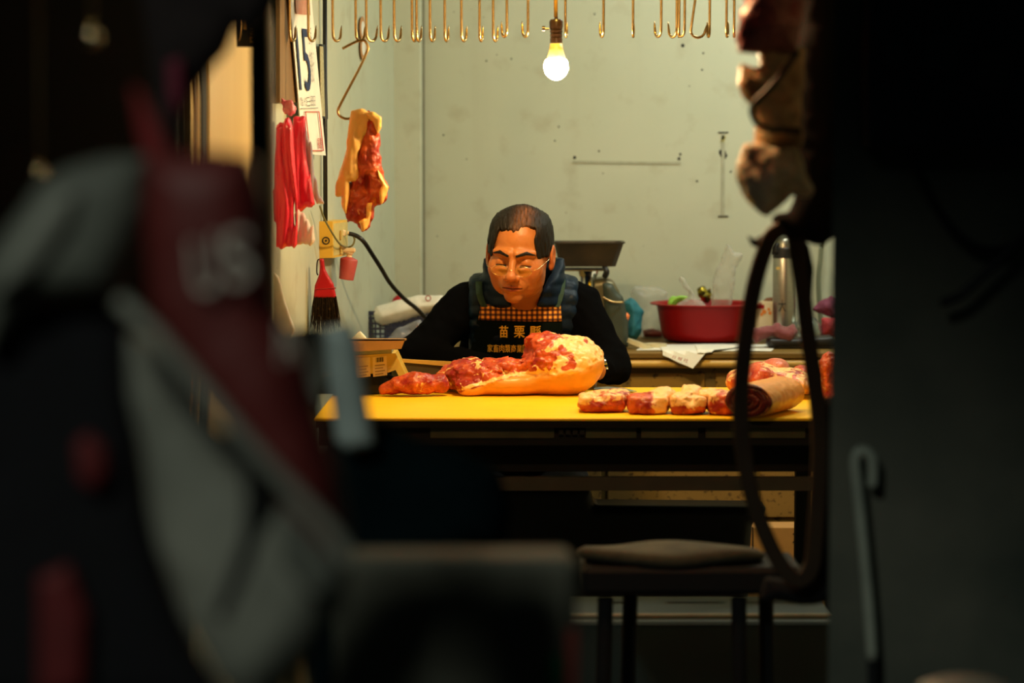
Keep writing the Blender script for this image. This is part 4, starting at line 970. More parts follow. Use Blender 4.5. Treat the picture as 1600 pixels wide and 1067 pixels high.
# pile at the right end
Yr = 6.20
def rl_fn(x, y, z):
    v = E(x, y, z, 1188, 592, Yr+.05, 30, 26, .08)
    v = smin(v, E(x, y, z, 1228, 596, Yr+.05, 42, 22, .07), .02)
    v = smin(v, E(x, y, z, 1244, 604, Yr-.0, 26, 15, .05), .015)
    v = smin(v, E(x, y, z, 1160, 596, Yr+.06, 26, 20, .07), .02)
    X = x*F/Yr+800
    v = v+.0022*np.sin(X*.75)*np.clip((X-1215)/8, 0, 1)*np.clip((TZ+.05-z)/.01, 0, 1)
    return clampz(v-.005*fbm(x, y, z, 40, 4, 81), z)
def rl_skin(x, y, z): X = x*F/Yr+800; return np.clip((X-1208)/6, 0, 1)*np.clip((TZ+.052-z)/.008, 0, 1)
tag(sdfobj('pork_joint', rl_fn, (W(1128, 0, Yr).x, Yr-.08, TZ-.004), (W(1284, 0, Yr).x, Yr+.16, TZ+.12), .003, M_pork, None,
           {'skin': rl_skin, 'fat': lambda x, y, z: .5-.7*gx(1180, Yr, 18)(x)+.2*np.clip((z-TZ-.06)/.01, 0, 1)}), 'fatty pork joint with ridged skin at the right end of the table', 'meat')
def ln_fn(x, y, z):
    v = E(x, y, z, 1212, 574, Yr+.11, 22, 15, .05); v = smin(v, E(x, y, z, 1190, 582, Yr+.11, 18, 12, .05), .02); return clampz(v-.003*fbm(x, y, z, 50, 3, 91), z)
tag(sdfobj('pork_loin', ln_fn, (W(1160, 0, Yr+.1).x, Yr+.03, TZ+.0), (W(1246, 0, Yr+.1).x, Yr+.2, TZ+.14), .003, meatmat('pink_loin', red=(.55, .12, .07), pink=(.66, .22, .12), thr=.62), None,
           {'skin': lambda x, y, z: x*0, 'fat': lambda x, y, z: x*0-.2}), 'smooth pink pork loin lying on top of the pork joint', 'meat')
sm2 = lambda x, y, z: clampz(smin(E(x, y, z, 1252, 584, Yr+.12, 14, 14, .05), E(x, y, z, 1258, 598, Yr+.12, 20, 20, .05), .01)-.004*fbm(x, y, z, 60, 3, 95), z)
tag(sdfobj('pork_offcut', sm2, (W(1228, 0, Yr+.1).x, Yr+.04, TZ-.003), (W(1282, 0, Yr+.1).x, Yr+.2, TZ+.12), .003, M_pork2, None, {'skin': lambda x, y, z: x*0, 'fat': lambda x, y, z: x*0}),
    'small red pork offcut behind the ridged joint beside the hanging strap', 'meat')
Yk = 6.0
rk = lambda x, y, z: smin(E(x, y, z, 1294, 575, Yk, 12, 26, .03), E(x, y, z, 1296, 605, Yk, 10, 20, .025), .02)-.011*fbm(x, y, z, 50, 4, 99)
tag(sdfobj('standing_rib_cut', lambda x, y, z: clampz(smin(rk(x, y, z), E(x, y, z, 1306, 625, Yk, 22, 24, .04), .02), z), (W(1274, 0, Yk).x, Yk-.06, TZ-.003), (W(1345, 0, Yk).x, Yk+.06, TZ+.16), .003, M_pork2, None, {'skin': lambda x, y, z: x*0, 'fat': lambda x, y, z: x*0+.05}),
    'dark red rib cut seen in the gap between strap and concrete pier', 'meat')

# hanging pork fat on the long hook
hf = empty('hanging_pork_fat', W(566, 362, 6.0), 'orange strip of pork fat and meat hanging from the long slanted hook', 'meat')
M_fat = meatmat('hanging_fat', skin=(.92, .52, .14))
one = {'skin': lambda x, y, z: x*0+1, 'fat': lambda x, y, z: x*0+1}
zer = {'skin': lambda x, y, z: x*0, 'fat': lambda x, y, z: x*0+.1}
fold = lambda a, f, s: (lambda x, y, z: a*vn(x*f, y*f*.3, z*f*.22, s)+.003*fbm(x, y, z, 40, 3, s))
pillow('fat_sheet', [(549, 173), (566, 169), (580, 176), (578, 190), (572, 205), (566, 222), (562, 245), (561, 270), (557, 286), (547, 284), (546, 312), (541, 332), (533, 324), (532, 308), (525, 305), (526, 285), (534, 258), (541, 232), (546, 205)], 5.985, .018, M_fat, hf, h=.0024, r=.012, extra=fold(.006, 90, 5), attrs=one)
pillow('meat_strip', [(566, 178), (580, 176), (594, 184), (594, 200), (592, 212), (593, 230), (593, 250), (595, 264), (601, 280), (608, 292), (606, 304), (598, 317), (584, 318), (583, 330), (579, 346), (574, 360), (565, 362), (558, 350), (552, 345), (543, 346), (540, 335), (546, 290), (556, 270), (560, 240), (562, 210)], 6.0, .026, M_fat, hf, h=.0024, r=.018,
       extra=lambda x, y, z: .008*fbm(x, y, z, 48, 4, 15)+.004*vn(x*110, y*60, z*60, 8)+.02*np.exp(-((x-W(572, 0, 6).x)/.006)**2-((z-W(0, 287, 6).z)/.02)**2), attrs=zer)
pillow('fat_fold', [(570, 175), (584, 176), (595, 184), (595, 198), (590, 208), (586, 200), (582, 190), (574, 184)], 5.975, .016, M_fat, hf, h=.0024, r=.012, extra=fold(.004, 90, 9), attrs=one)
pillow('fat_fold', [(574, 318), (584, 312), (582, 335), (575, 359), (566, 360), (560, 346), (570, 340)], 5.975, .014, M_fat, hf, h=.0024, r=.01, extra=fold(.005, 90, 19), attrs=one)
pillow('fat_fold', [(590, 262), (600, 280), (608, 292), (604, 306), (596, 316), (592, 300), (596, 290), (588, 276)], 5.98, .014, M_fat, hf, h=.0024, r=.01, extra=fold(.005, 90, 29), attrs=one)
# knife
kn_ = empty('butcher_knife', W(960, 604, 6.33), 'grey bladed knife lying on the table under the butcher hand', 'knife')
kz = TZ+.003
def kp(px_, Y): return Vector((W(px_, 600, Y).x, Y, kz))
MB().prism([kp(928, 6.45), kp(950, 6.47), kp(975, 6.43), kp(995, 6.34), kp(975, 6.345), kp(928, 6.39)], (0, 0, .0022)).build('blade', mat('blade_steel', (.42, .50, .46), .35, .6, bump=.05), kn_)
MB().tube([(kp(931, 6.43)+Vector((0, 0, .012))), kp(900, 6.455)+Vector((0, 0, .016)), kp(870, 6.46)+Vector((0, 0, .016))], [.008, .011, .012], 10).build('handle', M_wood, kn_, smooth=True)

# ================================================================== the butcher
person = empty('person', (.03, 6.8, 0), 'seated butcher in glasses, blue padded vest and dark apron, head bowed over the meat', 'person')
# head frame: local x = image right, -y = face, z = up; metres
HC = W(812, 396, 6.50); HS = 1.05
HR = (Matrix.Rotation(math.radians(-11), 3, 'Z') @ Matrix.Rotation(math.radians(3.0), 3, 'Y') @ Matrix.Rotation(math.radians(12), 3, 'X'))
HRn = np.array(HR)
def hloc(x, y, z):
    d = (x-HC.x, y-HC.y, z-HC.z)
    return tuple((HRn[0][i]*d[0]+HRn[1][i]*d[1]+HRn[2][i]*d[2])/HS for i in range(3))
def hw(x, y, z): return HC+HR @ Vector((x*HS, y*HS, z*HS))
def head_l(x, y, z):
    ax_ = np.abs(x)
    v = ell(x, y, z, (0, .016, .030), (.0790, .098, .086))
    v = smin(v, ell(x, y, z, (0, -.020, -.040), (.068, .070, .072)), .03)
    v = smin(v, ell(ax_, y, z, (.037, -.024, -.060), (.027, .040, .036)), .02)      # full jaw
    v = smin(v, ell(ax_, y, z, (.044, -.056, -.026), (.026, .026, .027)), .02)      # cheekbones
    v = smin(v, ell(x, y, z, (0, -.072, -.094), (.024, .020, .018)), .018)          # chin
    v = smin(v, cone(ax_, y, z, (.010, -.088, .020), (.048, -.070, .020), .011, .008), .012)   # brow ridge
    v = smax(v, -ell(ax_, y, z, (.031, -.100, -.003), (.020, .019, .013)), .010)    # sockets
    v = smin(v, ell(ax_, y, z, (.031, -.0725, -.005), (.0165, .0135, .0125)), .004) # lids, looking down
    v = smax(v, -cone(ax_, y, z, (.019, -.0925, -.0125), (.044, -.083, -.0105), .0011, .0011), .002)  # lash line
    v = smin(v, cone(ax_, y, z, (.020, -.0885, -.019), (.042, -.080, -.018), .0045, .004), .008)    # bags under the eyes
    v = smin(v, cone(x, y, z, (0, -.089, .006), (0, -.113, -.030), .0085, .0105), .010)   # nose bridge
    v = smin(v, ell(x, y, z, (0, -.115, -.034), (.0135, .0125, .0110)), .007)
    v = smin(v, ell(ax_, y, z, (.0145, -.103, -.038), (.0085, .0110, .0085)), .005)   # nostril wings
    v = smax(v, -ell(ax_, y, z, (.0065, -.112, -.046), (.0036, .005, .0035)), .002)
    v = smin(v, ell(x, y, z, (0, -.080, -.063), (.031, .020, .022)), .014)          # muzzle
    v = smin(v, cone(ax_, y, z, (.004, -.1005, -.0615), (.021, -.0915, -.0665), .0036, .0020), .004)   # upper lip
    v = smin(v, cone(ax_, y, z, (0, -.0985, -.0725), (.019, -.0910, -.0685), .0046, .0022), .004)      # lower lip
    v = smax(v, -cone(ax_, y, z, (0, -.1040, -.0668), (.026, -.0920, -.0695), .0022, .0018), .002)      # mouth line
    v = smax(v, -cone(ax_, y, z, (.0205, -.1025, -.041), (.036, -.090, -.066), .0034, .0034), .005)     # folds beside the mouth
    v = smax(v, -cone(x, y, z, (0, -.1035, -.0515), (0, -.1045, -.0575), .0018, .0018), .003)
    # ears
    e = ell(ax_, y, z, (.0835, .012, -.006), (.0075, .019, .031))
    e = smin(e, ell(ax_, y, z, (.081, .006, -.030), (.006, .009, .011)), .006)
    e = smax(e, -ell(ax_, y, z, (.091, .008, -.002), (.0055, .011, .019)), .003)
    v = smin(v, e, .005)
    v = v+.0006*fbm(x, y, z, 90, 2, 3)
    return v
def head_fn(x, y, z):
    a, b, c = hloc(x, y, z); v = head_l(a, b, c)*HS
    return smin(v, cone(x, y, z, tuple(hw(0, .030, -.045)), (.035, 6.69, 1.03), .052, .056), .02)
# hands: wrist point, direction, palm normal; returns an sdf
def hand(wr, d, nrm, side, curl, spread=.06, sc=1.0, thumb=.6):
    d = Vector(d).normalized(); n = Vector(nrm); n = (n-d*n.dot(d)).normalized(); s = d.cross(n)*side
    P = lambda a, b, c: Vector(wr)+d*a*sc+s*b*sc+n*c*sc
    parts_ = [('e', P(.048, 0, 0), (d, s, n), (.050*sc, .042*sc, .0155*sc))]
    for i, (b, L_) in enumerate(((.030, .072), (.010, .080), (-.010, .074), (-.029, .058))):
        base = P(.084-.004*abs(i-1), b, .001); dirn = (d+s*(b*spread*10)).normalized(); c = curl[i] if hasattr(curl, '__len__') else curl
        p = base; ang = 0; r = .0088*sc*(1-.05*abs(i-1))
        for k, fr_ in enumerate((.46, .30, .24)):
            ang += c*(.7, 1.0, .8)[k]; q = p+(dirn*math.cos(ang)-n*math.sin(ang))*L_*sc*fr_
            parts_.append(('c', p, q, r, r*.93)); p = q; r *= .92
    t0 = P(.022, .030, -.004); t1 = P(.050, .052, -.012-.01*thumb); t2 = P(.074, .056, -.018-.02*thumb); t3 = P(.092, .048, -.022-.03*thumb)
    parts_ += [('c', t0, t1, .013*sc, .0105*sc), ('c', t1, t2, .0105*sc, .0095*sc), ('c', t2, t3, .0095*sc, .008*sc)]
    return parts_
def hand_fn(parts_, arm=None):
    def fn(x, y, z):
        v = None
        for p in parts_:
            if p[0] == 'c': q = cone(x, y, z, tuple(p[1]), tuple(p[2]), p[3], p[4]); k = .004
            else:
                c = p[1]; A_ = p[2]; dx, dy, dz = x-c.x, y-c.y, z-c.z
                q = ell(dx*A_[0].x+dy*A_[0].y+dz*A_[0].z, dx*A_[1].x+dy*A_[1].y+dz*A_[1].z, dx*A_[2].x+dy*A_[2].y+dz*A_[2].z, (0, 0, 0), p[3]); k = .006
            v = q if v is None else smin(v, q, k)
        if arm is not None: v = smin(v, cone(x, y, z, *arm), .012)
        return v
    return fn
SL, EL_, WL = W(724, 480, 6.70), W(650, 556, 6.63), Vector((W(775, 0, 6.5).x, 6.51, TZ+.052))
SR, ER_, WR = W(905, 480, 6.70), W(953, 566, 6.60), Vector((W(936, 0, 6.42).x, 6.47, TZ+.047))
# right hand of the picture: round the knife handle
hr = hand(WR, (-.95, -.12, -.12), (0, -.35, .94), 1, 1.0, sc=1.0)
hl = hand(WL, (.95, -.02, -.06), (0, -.2, .98), -1, .38, sc=1.0)
handR = hand_fn(hr, (tuple(WR+(ER_-WR)*.42), tuple(WR), .029, .025))
handL = hand_fn(hl, (tuple(WL+(EL_-WL)*.4), tuple(WL), .029, .025))
hx0 = HC.x
Vh, Qh = nets(head_fn, (hx0-.115, 6.36, .985), (hx0+.125, 6.74, 1.40), .0019)
VR, QR = nets(handR, tuple(WR+Vector((-.16, -.10, -.048))), tuple(WR+Vector((.08, .11, .07))), .0026)
VL, QL = nets(handL, tuple(WL+Vector((-.10, -.12, -.055))), tuple(WL+Vector((.16, .10, .07))), .0026)
cxp_ = .03
def torso_fn(x, y, z, g=0.0):
    v = ell(x, y, z, (cxp_, 6.74, .86), (.185+g, .125+g, .27+g))
    v = smin(v, cone(x, y, z, (cxp_-.115, 6.715, 1.055), (cxp_+.115, 6.715, 1.055), .078+g, .078+g), .05)
    v = smin(v, cone(x, y, z, (cxp_, 6.67, 1.13), (cxp_, 6.71, 1.03), .062+g, .09+g), .05)
    v = smin(v, ell(x, y, z, (cxp_, 6.76, .62), (.175+g, .14+g, .17+g)), .08)
    return v
KL, KR = (cxp_-.13, 6.34, .53), (cxp_+.13, 6.34, .53)
AL, AR = (cxp_-.14, 6.42, .09), (cxp_+.14, 6.42, .09)
def legs_fn(x, y, z, g=0.0):
    v = ell(x, y, z, (cxp_, 6.78, .55), (.18+g, .15+g, .12+g))
    for K, A_, sx in ((KL, AL, -1), (KR, AR, 1)):
        v = smin(v, cone(x, y, z, (cxp_+sx*.09, 6.76, .54), K, .085+g, .062+g), .04)
        v = smin(v, cone(x, y, z, K, A_, .060+g, .042+g), .02)
    return v
def arms_fn(x, y, z, g=0.0, k=.03):
    v = smin(cone(x, y, z, tuple(SL), tuple(EL_), .056+g, .046+g), cone(x, y, z, tuple(EL_), tuple(WL+Vector((-.02, .02, 0))), .046+g, .026+g), k)
    u_ = smin(cone(x, y, z, tuple(SR), tuple(ER_), .056+g, .044+g), cone(x, y, z, tuple(ER_), tuple(WR+Vector((.015, .02, 0))), .044+g, .026+g), k)
    return np.minimum(v, u_)
def core(x, y, z):
    v = smin(torso_fn(x, y, z, -.014), arms_fn(x, y, z, -.012), .02); v = smin(v, legs_fn(x, y, z, -.012), .03)
    for A_ in (AL, AR): v = smin(v, cone(x, y, z, A_, (A_[0], A_[1]-.16, .035), .034, .028), .02)
    return v
Vc, Qc = nets(core, (-.36, 6.12, .0), (.36, 6.98, 1.2), .011)
V = np.concatenate([Vh, VR, VL, Vc]); o1, o2, o3 = len(Vh), len(Vh)+len(VR), len(Vh)+len(VR)+len(VL)
Q = np.concatenate([Qh, QR+o1, QL+o2, Qc+o3])
la, lb_, lc = hloc(Vh[:, 0], Vh[:, 1], Vh[:, 2])
lash_shade = np.zeros(len(V)); lash_shade[:len(Vh)] = (lb_ < -.06)*np.clip(1.6-np.abs(lc+.0120-.002*np.sin((np.abs(la)-.019)*120))/.0024, 0, 1)*((np.abs(la) > .017) & (np.abs(la) < .046))  # dark lashes, widened to stand in for shade in the eye hollows
lash_shade[:len(Vh)] = np.maximum(lash_shade[:len(Vh)], (lb_ < -.08)*np.clip(1.5-np.abs(lc+.0668+.03*la*la*10)/.0015, 0, 1)*(np.abs(la) < .026))  # shade between the lips painted dark along the mouth line
lip = np.zeros(len(V)); lip[:len(Vh)] = np.clip(1.25-np.sqrt((la/.022)**2+((lc+.0670)/(.0078*np.clip(1-(la/.03)**2, .2, 1)))**2), 0, 1)*(lb_ < -.08)*2
flush = np.zeros(len(V)); flush[:len(Vh)] = .5*np.exp(-(la/.016)**2-((lc+.036)/.014)**2)+.6*np.exp(-((np.abs(la)-.045)/.02)**2-((lc+.03)/.02)**2)+.8*np.exp(-((np.abs(la)-.085)/.01)**2)
def skinmat():
    m = bpy.data.materials.new('skin'); m.use_nodes = True; nt = m.node_tree; L = nt.links; b = nt.nodes['Principled BSDF']
    tc = nd(nt, 'ShaderNodeTexCoord'); n = nd(nt, 'ShaderNodeTexNoise'); n.inputs['Scale'].default_value = 28; L.new(tc.outputs['Object'], n.inputs[0])
    a1 = nd(nt, 'ShaderNodeAttribute'); a1.attribute_name = 'lip'; a2 = nd(nt, 'ShaderNodeAttribute'); a2.attribute_name = 'flush'
    x = nd(nt, 'ShaderNodeMix', data_type='RGBA'); x.inputs[6].default_value = (.46, .165, .042, 1); x.inputs[7].default_value = (.38, .12, .03, 1); L.new(n.outputs[0], x.inputs[0])
    y = nd(nt, 'ShaderNodeMix', data_type='RGBA'); L.new(x.outputs[2], y.inputs[6]); y.inputs[7].default_value = (.46, .12, .05, 1)
    mu = nd(nt, 'ShaderNodeMath', operation='MULTIPLY'); mu.inputs[1].default_value = .6; mu.use_clamp = True; L.new(a2.outputs['Fac'], mu.inputs[0]); L.new(mu.outputs[0], y.inputs[0])
    z = nd(nt, 'ShaderNodeMix', data_type='RGBA'); L.new(y.outputs[2], z.inputs[6]); z.inputs[7].default_value = (.33, .075, .045, 1); z.clamp_factor = True; L.new(a1.outputs['Fac'], z.inputs[0])
    a3 = nd(nt, 'ShaderNodeAttribute'); a3.attribute_name = 'lash_shade'; q = nd(nt, 'ShaderNodeMix', data_type='RGBA'); q.clamp_factor = True
    L.new(z.outputs[2], q.inputs[6]); q.inputs[7].default_value = (.03, .012, .008, 1); L.new(a3.outputs['Fac'], q.inputs[0])
    L.new(q.outputs[2], b.inputs['Base Color']); b.inputs['Roughness'].default_value = .42; b.inputs['Specular IOR Level'].default_value = .28
    b.inputs['Subsurface Weight'].default_value = .15; b.inputs['Subsurface Scale'].default_value = .006; b.inputs['Subsurface Radius'].default_value = (1, .35, .2)
    n2 = nd(nt, 'ShaderNodeTexNoise'); n2.inputs['Scale'].default_value = 220; L.new(tc.outputs['Object'], n2.inputs[0])
    bp = nd(nt, 'ShaderNodeBump'); bp.inputs['Strength'].default_value = .2; bp.inputs['Distance'].default_value = .0015; L.new(n2.outputs[0], bp.inputs['Height']); L.new(bp.outputs[0], b.inputs['Normal'])
    return m
link('body', V, Q, skinmat(), person, smooth=True, attrs={'lip': lip, 'flush': flush, 'lash_shade': lash_shade})

# hair: the head surface grown outward where hair stands
def ss(a, b, v): t = np.clip((v-a)/(b-a), 0, 1); return t*t*(3-2*t)
def hair_fn(x, y, z):
    a, b, c = hloc(x, y, z); ax_ = np.abs(a)
    v = smin(ell(a, b, c, (0, .016, .030), (.0775, .098, .086)), ell(a, b, c, (0, -.020, -.040), (.066, .070, .070)), .03)
    w_ = .0028*vn(a*230, b*30, c*50, 4)+.004*vn(a*60, b*30, c*30, 14)
    front = ss(.045, -.030, b)
    temple = ss(.044, .060, ax_+.006*vn(a*40, b*40, c*40, 2))
    line = (.070+.010*np.exp(-((a-.028)/.018)**2)-.076*temple)*front+(-.062+.05*ss(.08, .0, b))*(1-front)
    cov = ss(line-.002, line+.013, c+w_)
    thin = np.exp(-((a-.010)/.030)**2)*ss(.035, -.02, b)*ss(.05, .065, c)
    st = .0018*vn(a*420+b*60, b*60, c*60, 6)+.0010*vn(a*900, b*90, c*90, 9)
    t = cov*(.0100-.0042*thin)+.006*cov*np.exp(-((ax_-.062)/.02)**2-((c-.085)/.025)**2)
    ear = ss(.026, .018, np.sqrt((b-.010)**2+(c+.008)**2))*ss(.06, .07, ax_)
    t = t*(1-ear)
    return (v-t-st*np.clip(t/.006, 0, 1)+.0030)*HS
M_hair = mat('black_hair', (.005, .004, .0035), .55, scale=300, col2=(.012, .009, .007), bump=.5, bscale=500, spec=.18)
def hair_thin(a, b, c):
    st_2 = .5+.5*vn(a*500+b*80, b*50, c*70, 19)
    return np.exp(-((a-.016)/.022)**2)*ss(.045, -.01, b)*ss(.05, .066, c)*(.05+.95*st_2)
M_hairtop = M_hair.copy(); M_hairtop.name = 'thinning_hair'
_nt = M_hairtop.node_tree; _b = _nt.nodes['Principled BSDF']; _src = _b.inputs['Base Color'].links[0].from_socket
_x = nd(_nt, 'ShaderNodeMix', data_type='RGBA'); _x.clamp_factor = True; _a = nd(_nt, 'ShaderNodeAttribute'); _a.attribute_name = 'thin'
_nt.links.new(_src, _x.inputs[6]); _x.inputs[7].default_value = (.17, .06, .02, 1); _nt.links.new(_a.outputs['Fac'], _x.inputs[0]); _nt.links.new(_x.outputs[2], _b.inputs['Base Color'])
sdfobj('hair', hair_fn, (hx0-.115, 6.36, 1.13), (hx0+.125, 6.74, 1.40), .0023, M_hairtop, person, {'thin': lambda x, y, z: hair_thin(*hloc(x, y, z))})
def brow_fn(x, y, z):
    a, b, c = hloc(x, y, z); ax_ = np.abs(a)
    v = head_l(a, b, c)
    reg = cone(ax_, b*0, c, (.012, 0, .0175), (.034, 0, .0235), .0036, .0044); reg2 = cone(ax_, b*0, c, (.034, 0, .0235), (.053, 0, .0180), .0044, .0018)
    r = np.minimum(reg, reg2)
    return (smax(v-.0013, r, .0015)+.0006*vn(a*900, b*300, c*900, 3))*HS
sdfobj('eyebrows', brow_fn, tuple(HC+Vector((-.09, -.14, -.03))), tuple(HC+Vector((.09, .02, .07))), .0013, M_hair, person)
# spectacles slid down the nose
gl = MB(); gr_ = .0007
M_gold = mat('gold_rim', (.75, .55, .3), .2, 1., bump=0)
gz, gy = -.019, -.112
def rimpt(sx, a): return hw(sx*.030+.0215*math.cos(a), gy+.10*abs(sx*.030+.0215*math.cos(a))*.6+.004, gz+.0135*math.sin(a)-.0)
lens = []
for sx in (-1, 1):
    R_ = [rimpt(sx, 2*PI*k/28) for k in range(28)]; gl.tube(R_, gr_, 6, closed=True); lens.append(R_)
gl.tube([hw(-.0085, gy+.004, gz+.003), hw(0, gy-.008, gz+.006), hw(.0085, gy+.004, gz+.003)], gr_, 6)
for sx in (-1, 1): gl.tube([hw(sx*.0515, gy+.008, gz+.004), hw(sx*.066, gy+.02, gz+.006), hw(sx*.0795, -.02, gz+.012), hw(sx*.080, .005, .012)], gr_*1.1, 6)
gl.build('eyeglasses', M_gold, person, smooth=True)
Ml = bpy.data.materials.new('lens_glass'); Ml.use_nodes = True; nt = Ml.node_tree; nt.nodes.clear()
o_ = nd(nt, 'ShaderNodeOutputMaterial'); t_ = nd(nt, 'ShaderNodeBsdfTransparent'); g_ = nd(nt, 'ShaderNodeBsdfGlossy'); g_.inputs[1].default_value = .03; x_ = nd(nt, 'ShaderNodeMixShader'); x_.inputs[0].default_value = .035
nt.links.new(t_.outputs[0], x_.inputs[1]); nt.links.new(g_.outputs[0], x_.inputs[2]); nt.links.new(x_.outputs[0], o_.inputs[0])
lm = MB()
for R_ in lens: lm.prism(R_, HR @ Vector((0, .0008, 0)))
lm.build('lenses', Ml, person)

# black jumper: sleeves and body
def wr(x, y, z, a, f, s): return a*fbm(x, y, z*1.0, f, 3, s)
def jumper(x, y, z):
    v = smin(torso_fn(x, y, z, .0), arms_fn(x, y, z, .006), .03)
    v = smin(v, ell(x, y, z, tuple(W(634, 556, 6.63)), (.040, .045, .030)), .03)
    v = smin(v, ell(x, y, z, tuple(W(968, 580, 6.55)), (.026, .05, .034)), .03)
    top = 1.15-.9*np.clip(6.68-y, 0, .12)
    cl = smax(smax(cone(x, y, z, (.033, 6.685, 1.0), (.033, 6.665, 1.16), .080, .076), z-top, .006), 1.062-z, .006)
    v = smin(v, cl, .01)
    v = smax(v, -cone(x, y, z, tuple(hw(0, .02, -.05)), (.035, 6.69, 1.03), .058, .060), .004)
    v = smax(v, -np.maximum(np.abs(x-.033)-.002-.50*np.clip(z-1.050, 0, .2), y-6.66), .004)
    v = v-.007*fbm(x*1.2, y, z*.8, 22, 3, 31)-.004*np.abs(vn(x*30+z*25, y*30, z*20, 8))
    # open cuffs at the wrists
    for c_, q in ((WL, Vector((.85, -.35, -.1))), (WR, Vector((-.95, -.3, -.12)))):
        q = q.normalized(); dd = (x-c_.x)*q.x+(y-c_.y)*q.y+(z-c_.z)*q.z
        near = (x-c_.x)**2+(y-c_.y)**2+(z-c_.z)**2 < .06**2
        v = np.where(near, np.maximum(v, dd), v)
    return np.maximum(v, TZ+.003-z) if False else v
sdfobj('jumper', jumper, (-.37, 6.36, .50), (.37, 6.92, 1.2), .0055, mat('black_knit', (.0016, .0018, .0026), 1., scale=200, bump=.2, spec=.03), person)
sdfobj('trousers', lambda x, y, z: np.maximum(legs_fn(x, y, z, .004), .10-z), (-.25, 6.2, .08), (.31, 6.98, .75), .01, M_cloth_black, person)
for A_ in (AL, AR): MB().tube([(A_[0], A_[1]+.03, .05), (A_[0], A_[1]-.08, .045), (A_[0], A_[1]-.19, .035)], [.042, .045, .03], 12).build('shoe', M_black, person, smooth=True)

# padded vest
def vest(x, y, z):
    q = .012+.006*np.abs(np.sin((z+.12*np.abs(x-cxp_)+.004*vn(x*20, y*20, z*20, 3))*PI/.040))
    v = torso_fn(x, y, z, 0)-q
    v = v-.003*fbm(x, y, z, 60, 3, 51)
    armh = np.abs(x-cxp_-.002)-(.152+.04*np.clip((1.10-z)/.25, 0, 1)*0)
    v = smax(v, armh, .015)
    v = smax(v, .62-z, .01)
    # tall collar round the neck, open at the throat
    nb = Vector((.033, 6.675, 0)); dx, dy = x-nb.x, y-nb.y
    r_ = np.sqrt(dx*dx/1.08+dy*dy/1.0); top = 1.192-1.05*np.clip(-dy-.015, 0, .12)
    puff = .0030*np.abs(np.sin(z*PI/.032))
    v = smax(v, -cone(x, y, z, (.033, 6.675, .98), (.033, 6.665, 1.2), .088, .086), .006)
    col = smax(np.abs(r_-.097)-.010-puff, np.maximum(z-top, 1.062+.0*z-z), .006)
    v = smin(v, col, .012)
    v = smax(v, -np.maximum(np.abs(dx)-.020-.40*np.clip(z-1.03, 0, .2), y-6.67), .008)
    return v
M_vest = mat('navy_padded_nylon', (.0028, .011, .030), .45, scale=40, var=.15, bump=.4, bscale=70, dist=.003, spec=.16)
sdfobj('padded_vest', vest, (cxp_-.2, 6.5, .6), (cxp_+.2, 6.92, 1.26), .0042, M_vest, person)

# apron, laid on the vest by marching inwards from the front
def surf_y(px_, pz, y0=6.45, off=.0025):
    px_ = np.asarray(px_, float); pz = np.asarray(pz, float); yy = np.full(px_.shape, y0)
    for _ in range(40):
        d = np.minimum(torso_fn(px_, yy, pz, .016), 9); yy = yy+np.clip(d, -.02, .05)*.8
    return yy-off
def proj_apron(off):
    def f(P_):
        x = np.array([p.x for p in P_]); z = np.array([p.z for p in P_]); y = surf_y(x, z, off=off)
        return [Vector((a, b, c)) for a, b, c in zip(x, y, z)]
    return f
Ya = 6.60
def bibsheet(C, nu, nv, off, th):
    C = [W(x, y, Ya) for x, y in C]; G = [bil(C, i/nu, 1-j/nv) for j in range(nv+1) for i in range(nu+1)]
    G = proj_apron(off)(G); G = [g+Vector((0, -.0022*math.sin(g.x*70)-.001*math.sin(g.z*90+g.x*40), 0)) for g in G]
    m = MB(); m.sheet(lambda u, v: G[int(round(v*nv))*(nu+1)+int(round(u*nu))], nu, nv, (0, th, 0)); return m
apr = bibsheet([(750, 477), (877, 477), (886, 640), (716, 640)], 30, 34, .004, .003).build('apron', mat('black_green_apron', (.0022, .0060, .0052), .9, scale=150, bump=.15, spec=.1), person, smooth=True)
def gingham():
    m = bpy.data.materials.new('gingham_check'); m.use_nodes = True; nt = m.node_tree; L = nt.links; b = nt.nodes['Principled BSDF']
    tc = nd(nt, 'ShaderNodeTexCoord'); sp_ = nd(nt, 'ShaderNodeSeparateXYZ'); L.new(tc.outputs['Object'], sp_.inputs[0])
    out = []
    for ax_ in (0, 2):
        a = nd(nt, 'ShaderNodeMath', operation='MULTIPLY'); a.inputs[1].default_value = 2*PI/.0142 if ax_ == 0 else 2*PI/.0132; L.new(sp_.outputs[ax_], a.inputs[0])
        s = nd(nt, 'ShaderNodeMath', operation='SINE'); L.new(a.outputs[0], s.inputs[0])
        r = nd(nt, 'ShaderNodeMapRange'); r.inputs[1].default_value = -.35; r.inputs[2].default_value = .1; L.new(s.outputs[0], r.inputs[0]); out.append(r.outputs[0])
    ad = nd(nt, 'ShaderNodeMath', operation='ADD'); L.new(out[0], ad.inputs[0]); L.new(out[1], ad.inputs[1])
    cr = nd(nt, 'ShaderNodeValToRGB'); cr.color_ramp.elements[0].position = 0; cr.color_ramp.elements[0].color = (.02, .006, .002, 1)
    cr.color_ramp.elements[1].position = 1; cr.color_ramp.elements[1].color = (.95, .42, .05, 1); e = cr.color_ramp.elements.new(.5); e.color = (.20, .045, .006, 1)
    hf_ = nd(nt, 'ShaderNodeMath', operation='MULTIPLY'); hf_.inputs[1].default_value = .5; L.new(ad.outputs[0], hf_.inputs[0]); L.new(hf_.outputs[0], cr.inputs[0])
    L.new(cr.outputs[0], b.inputs['Base Color']); b.inputs['Roughness'].default_value = .8; return m
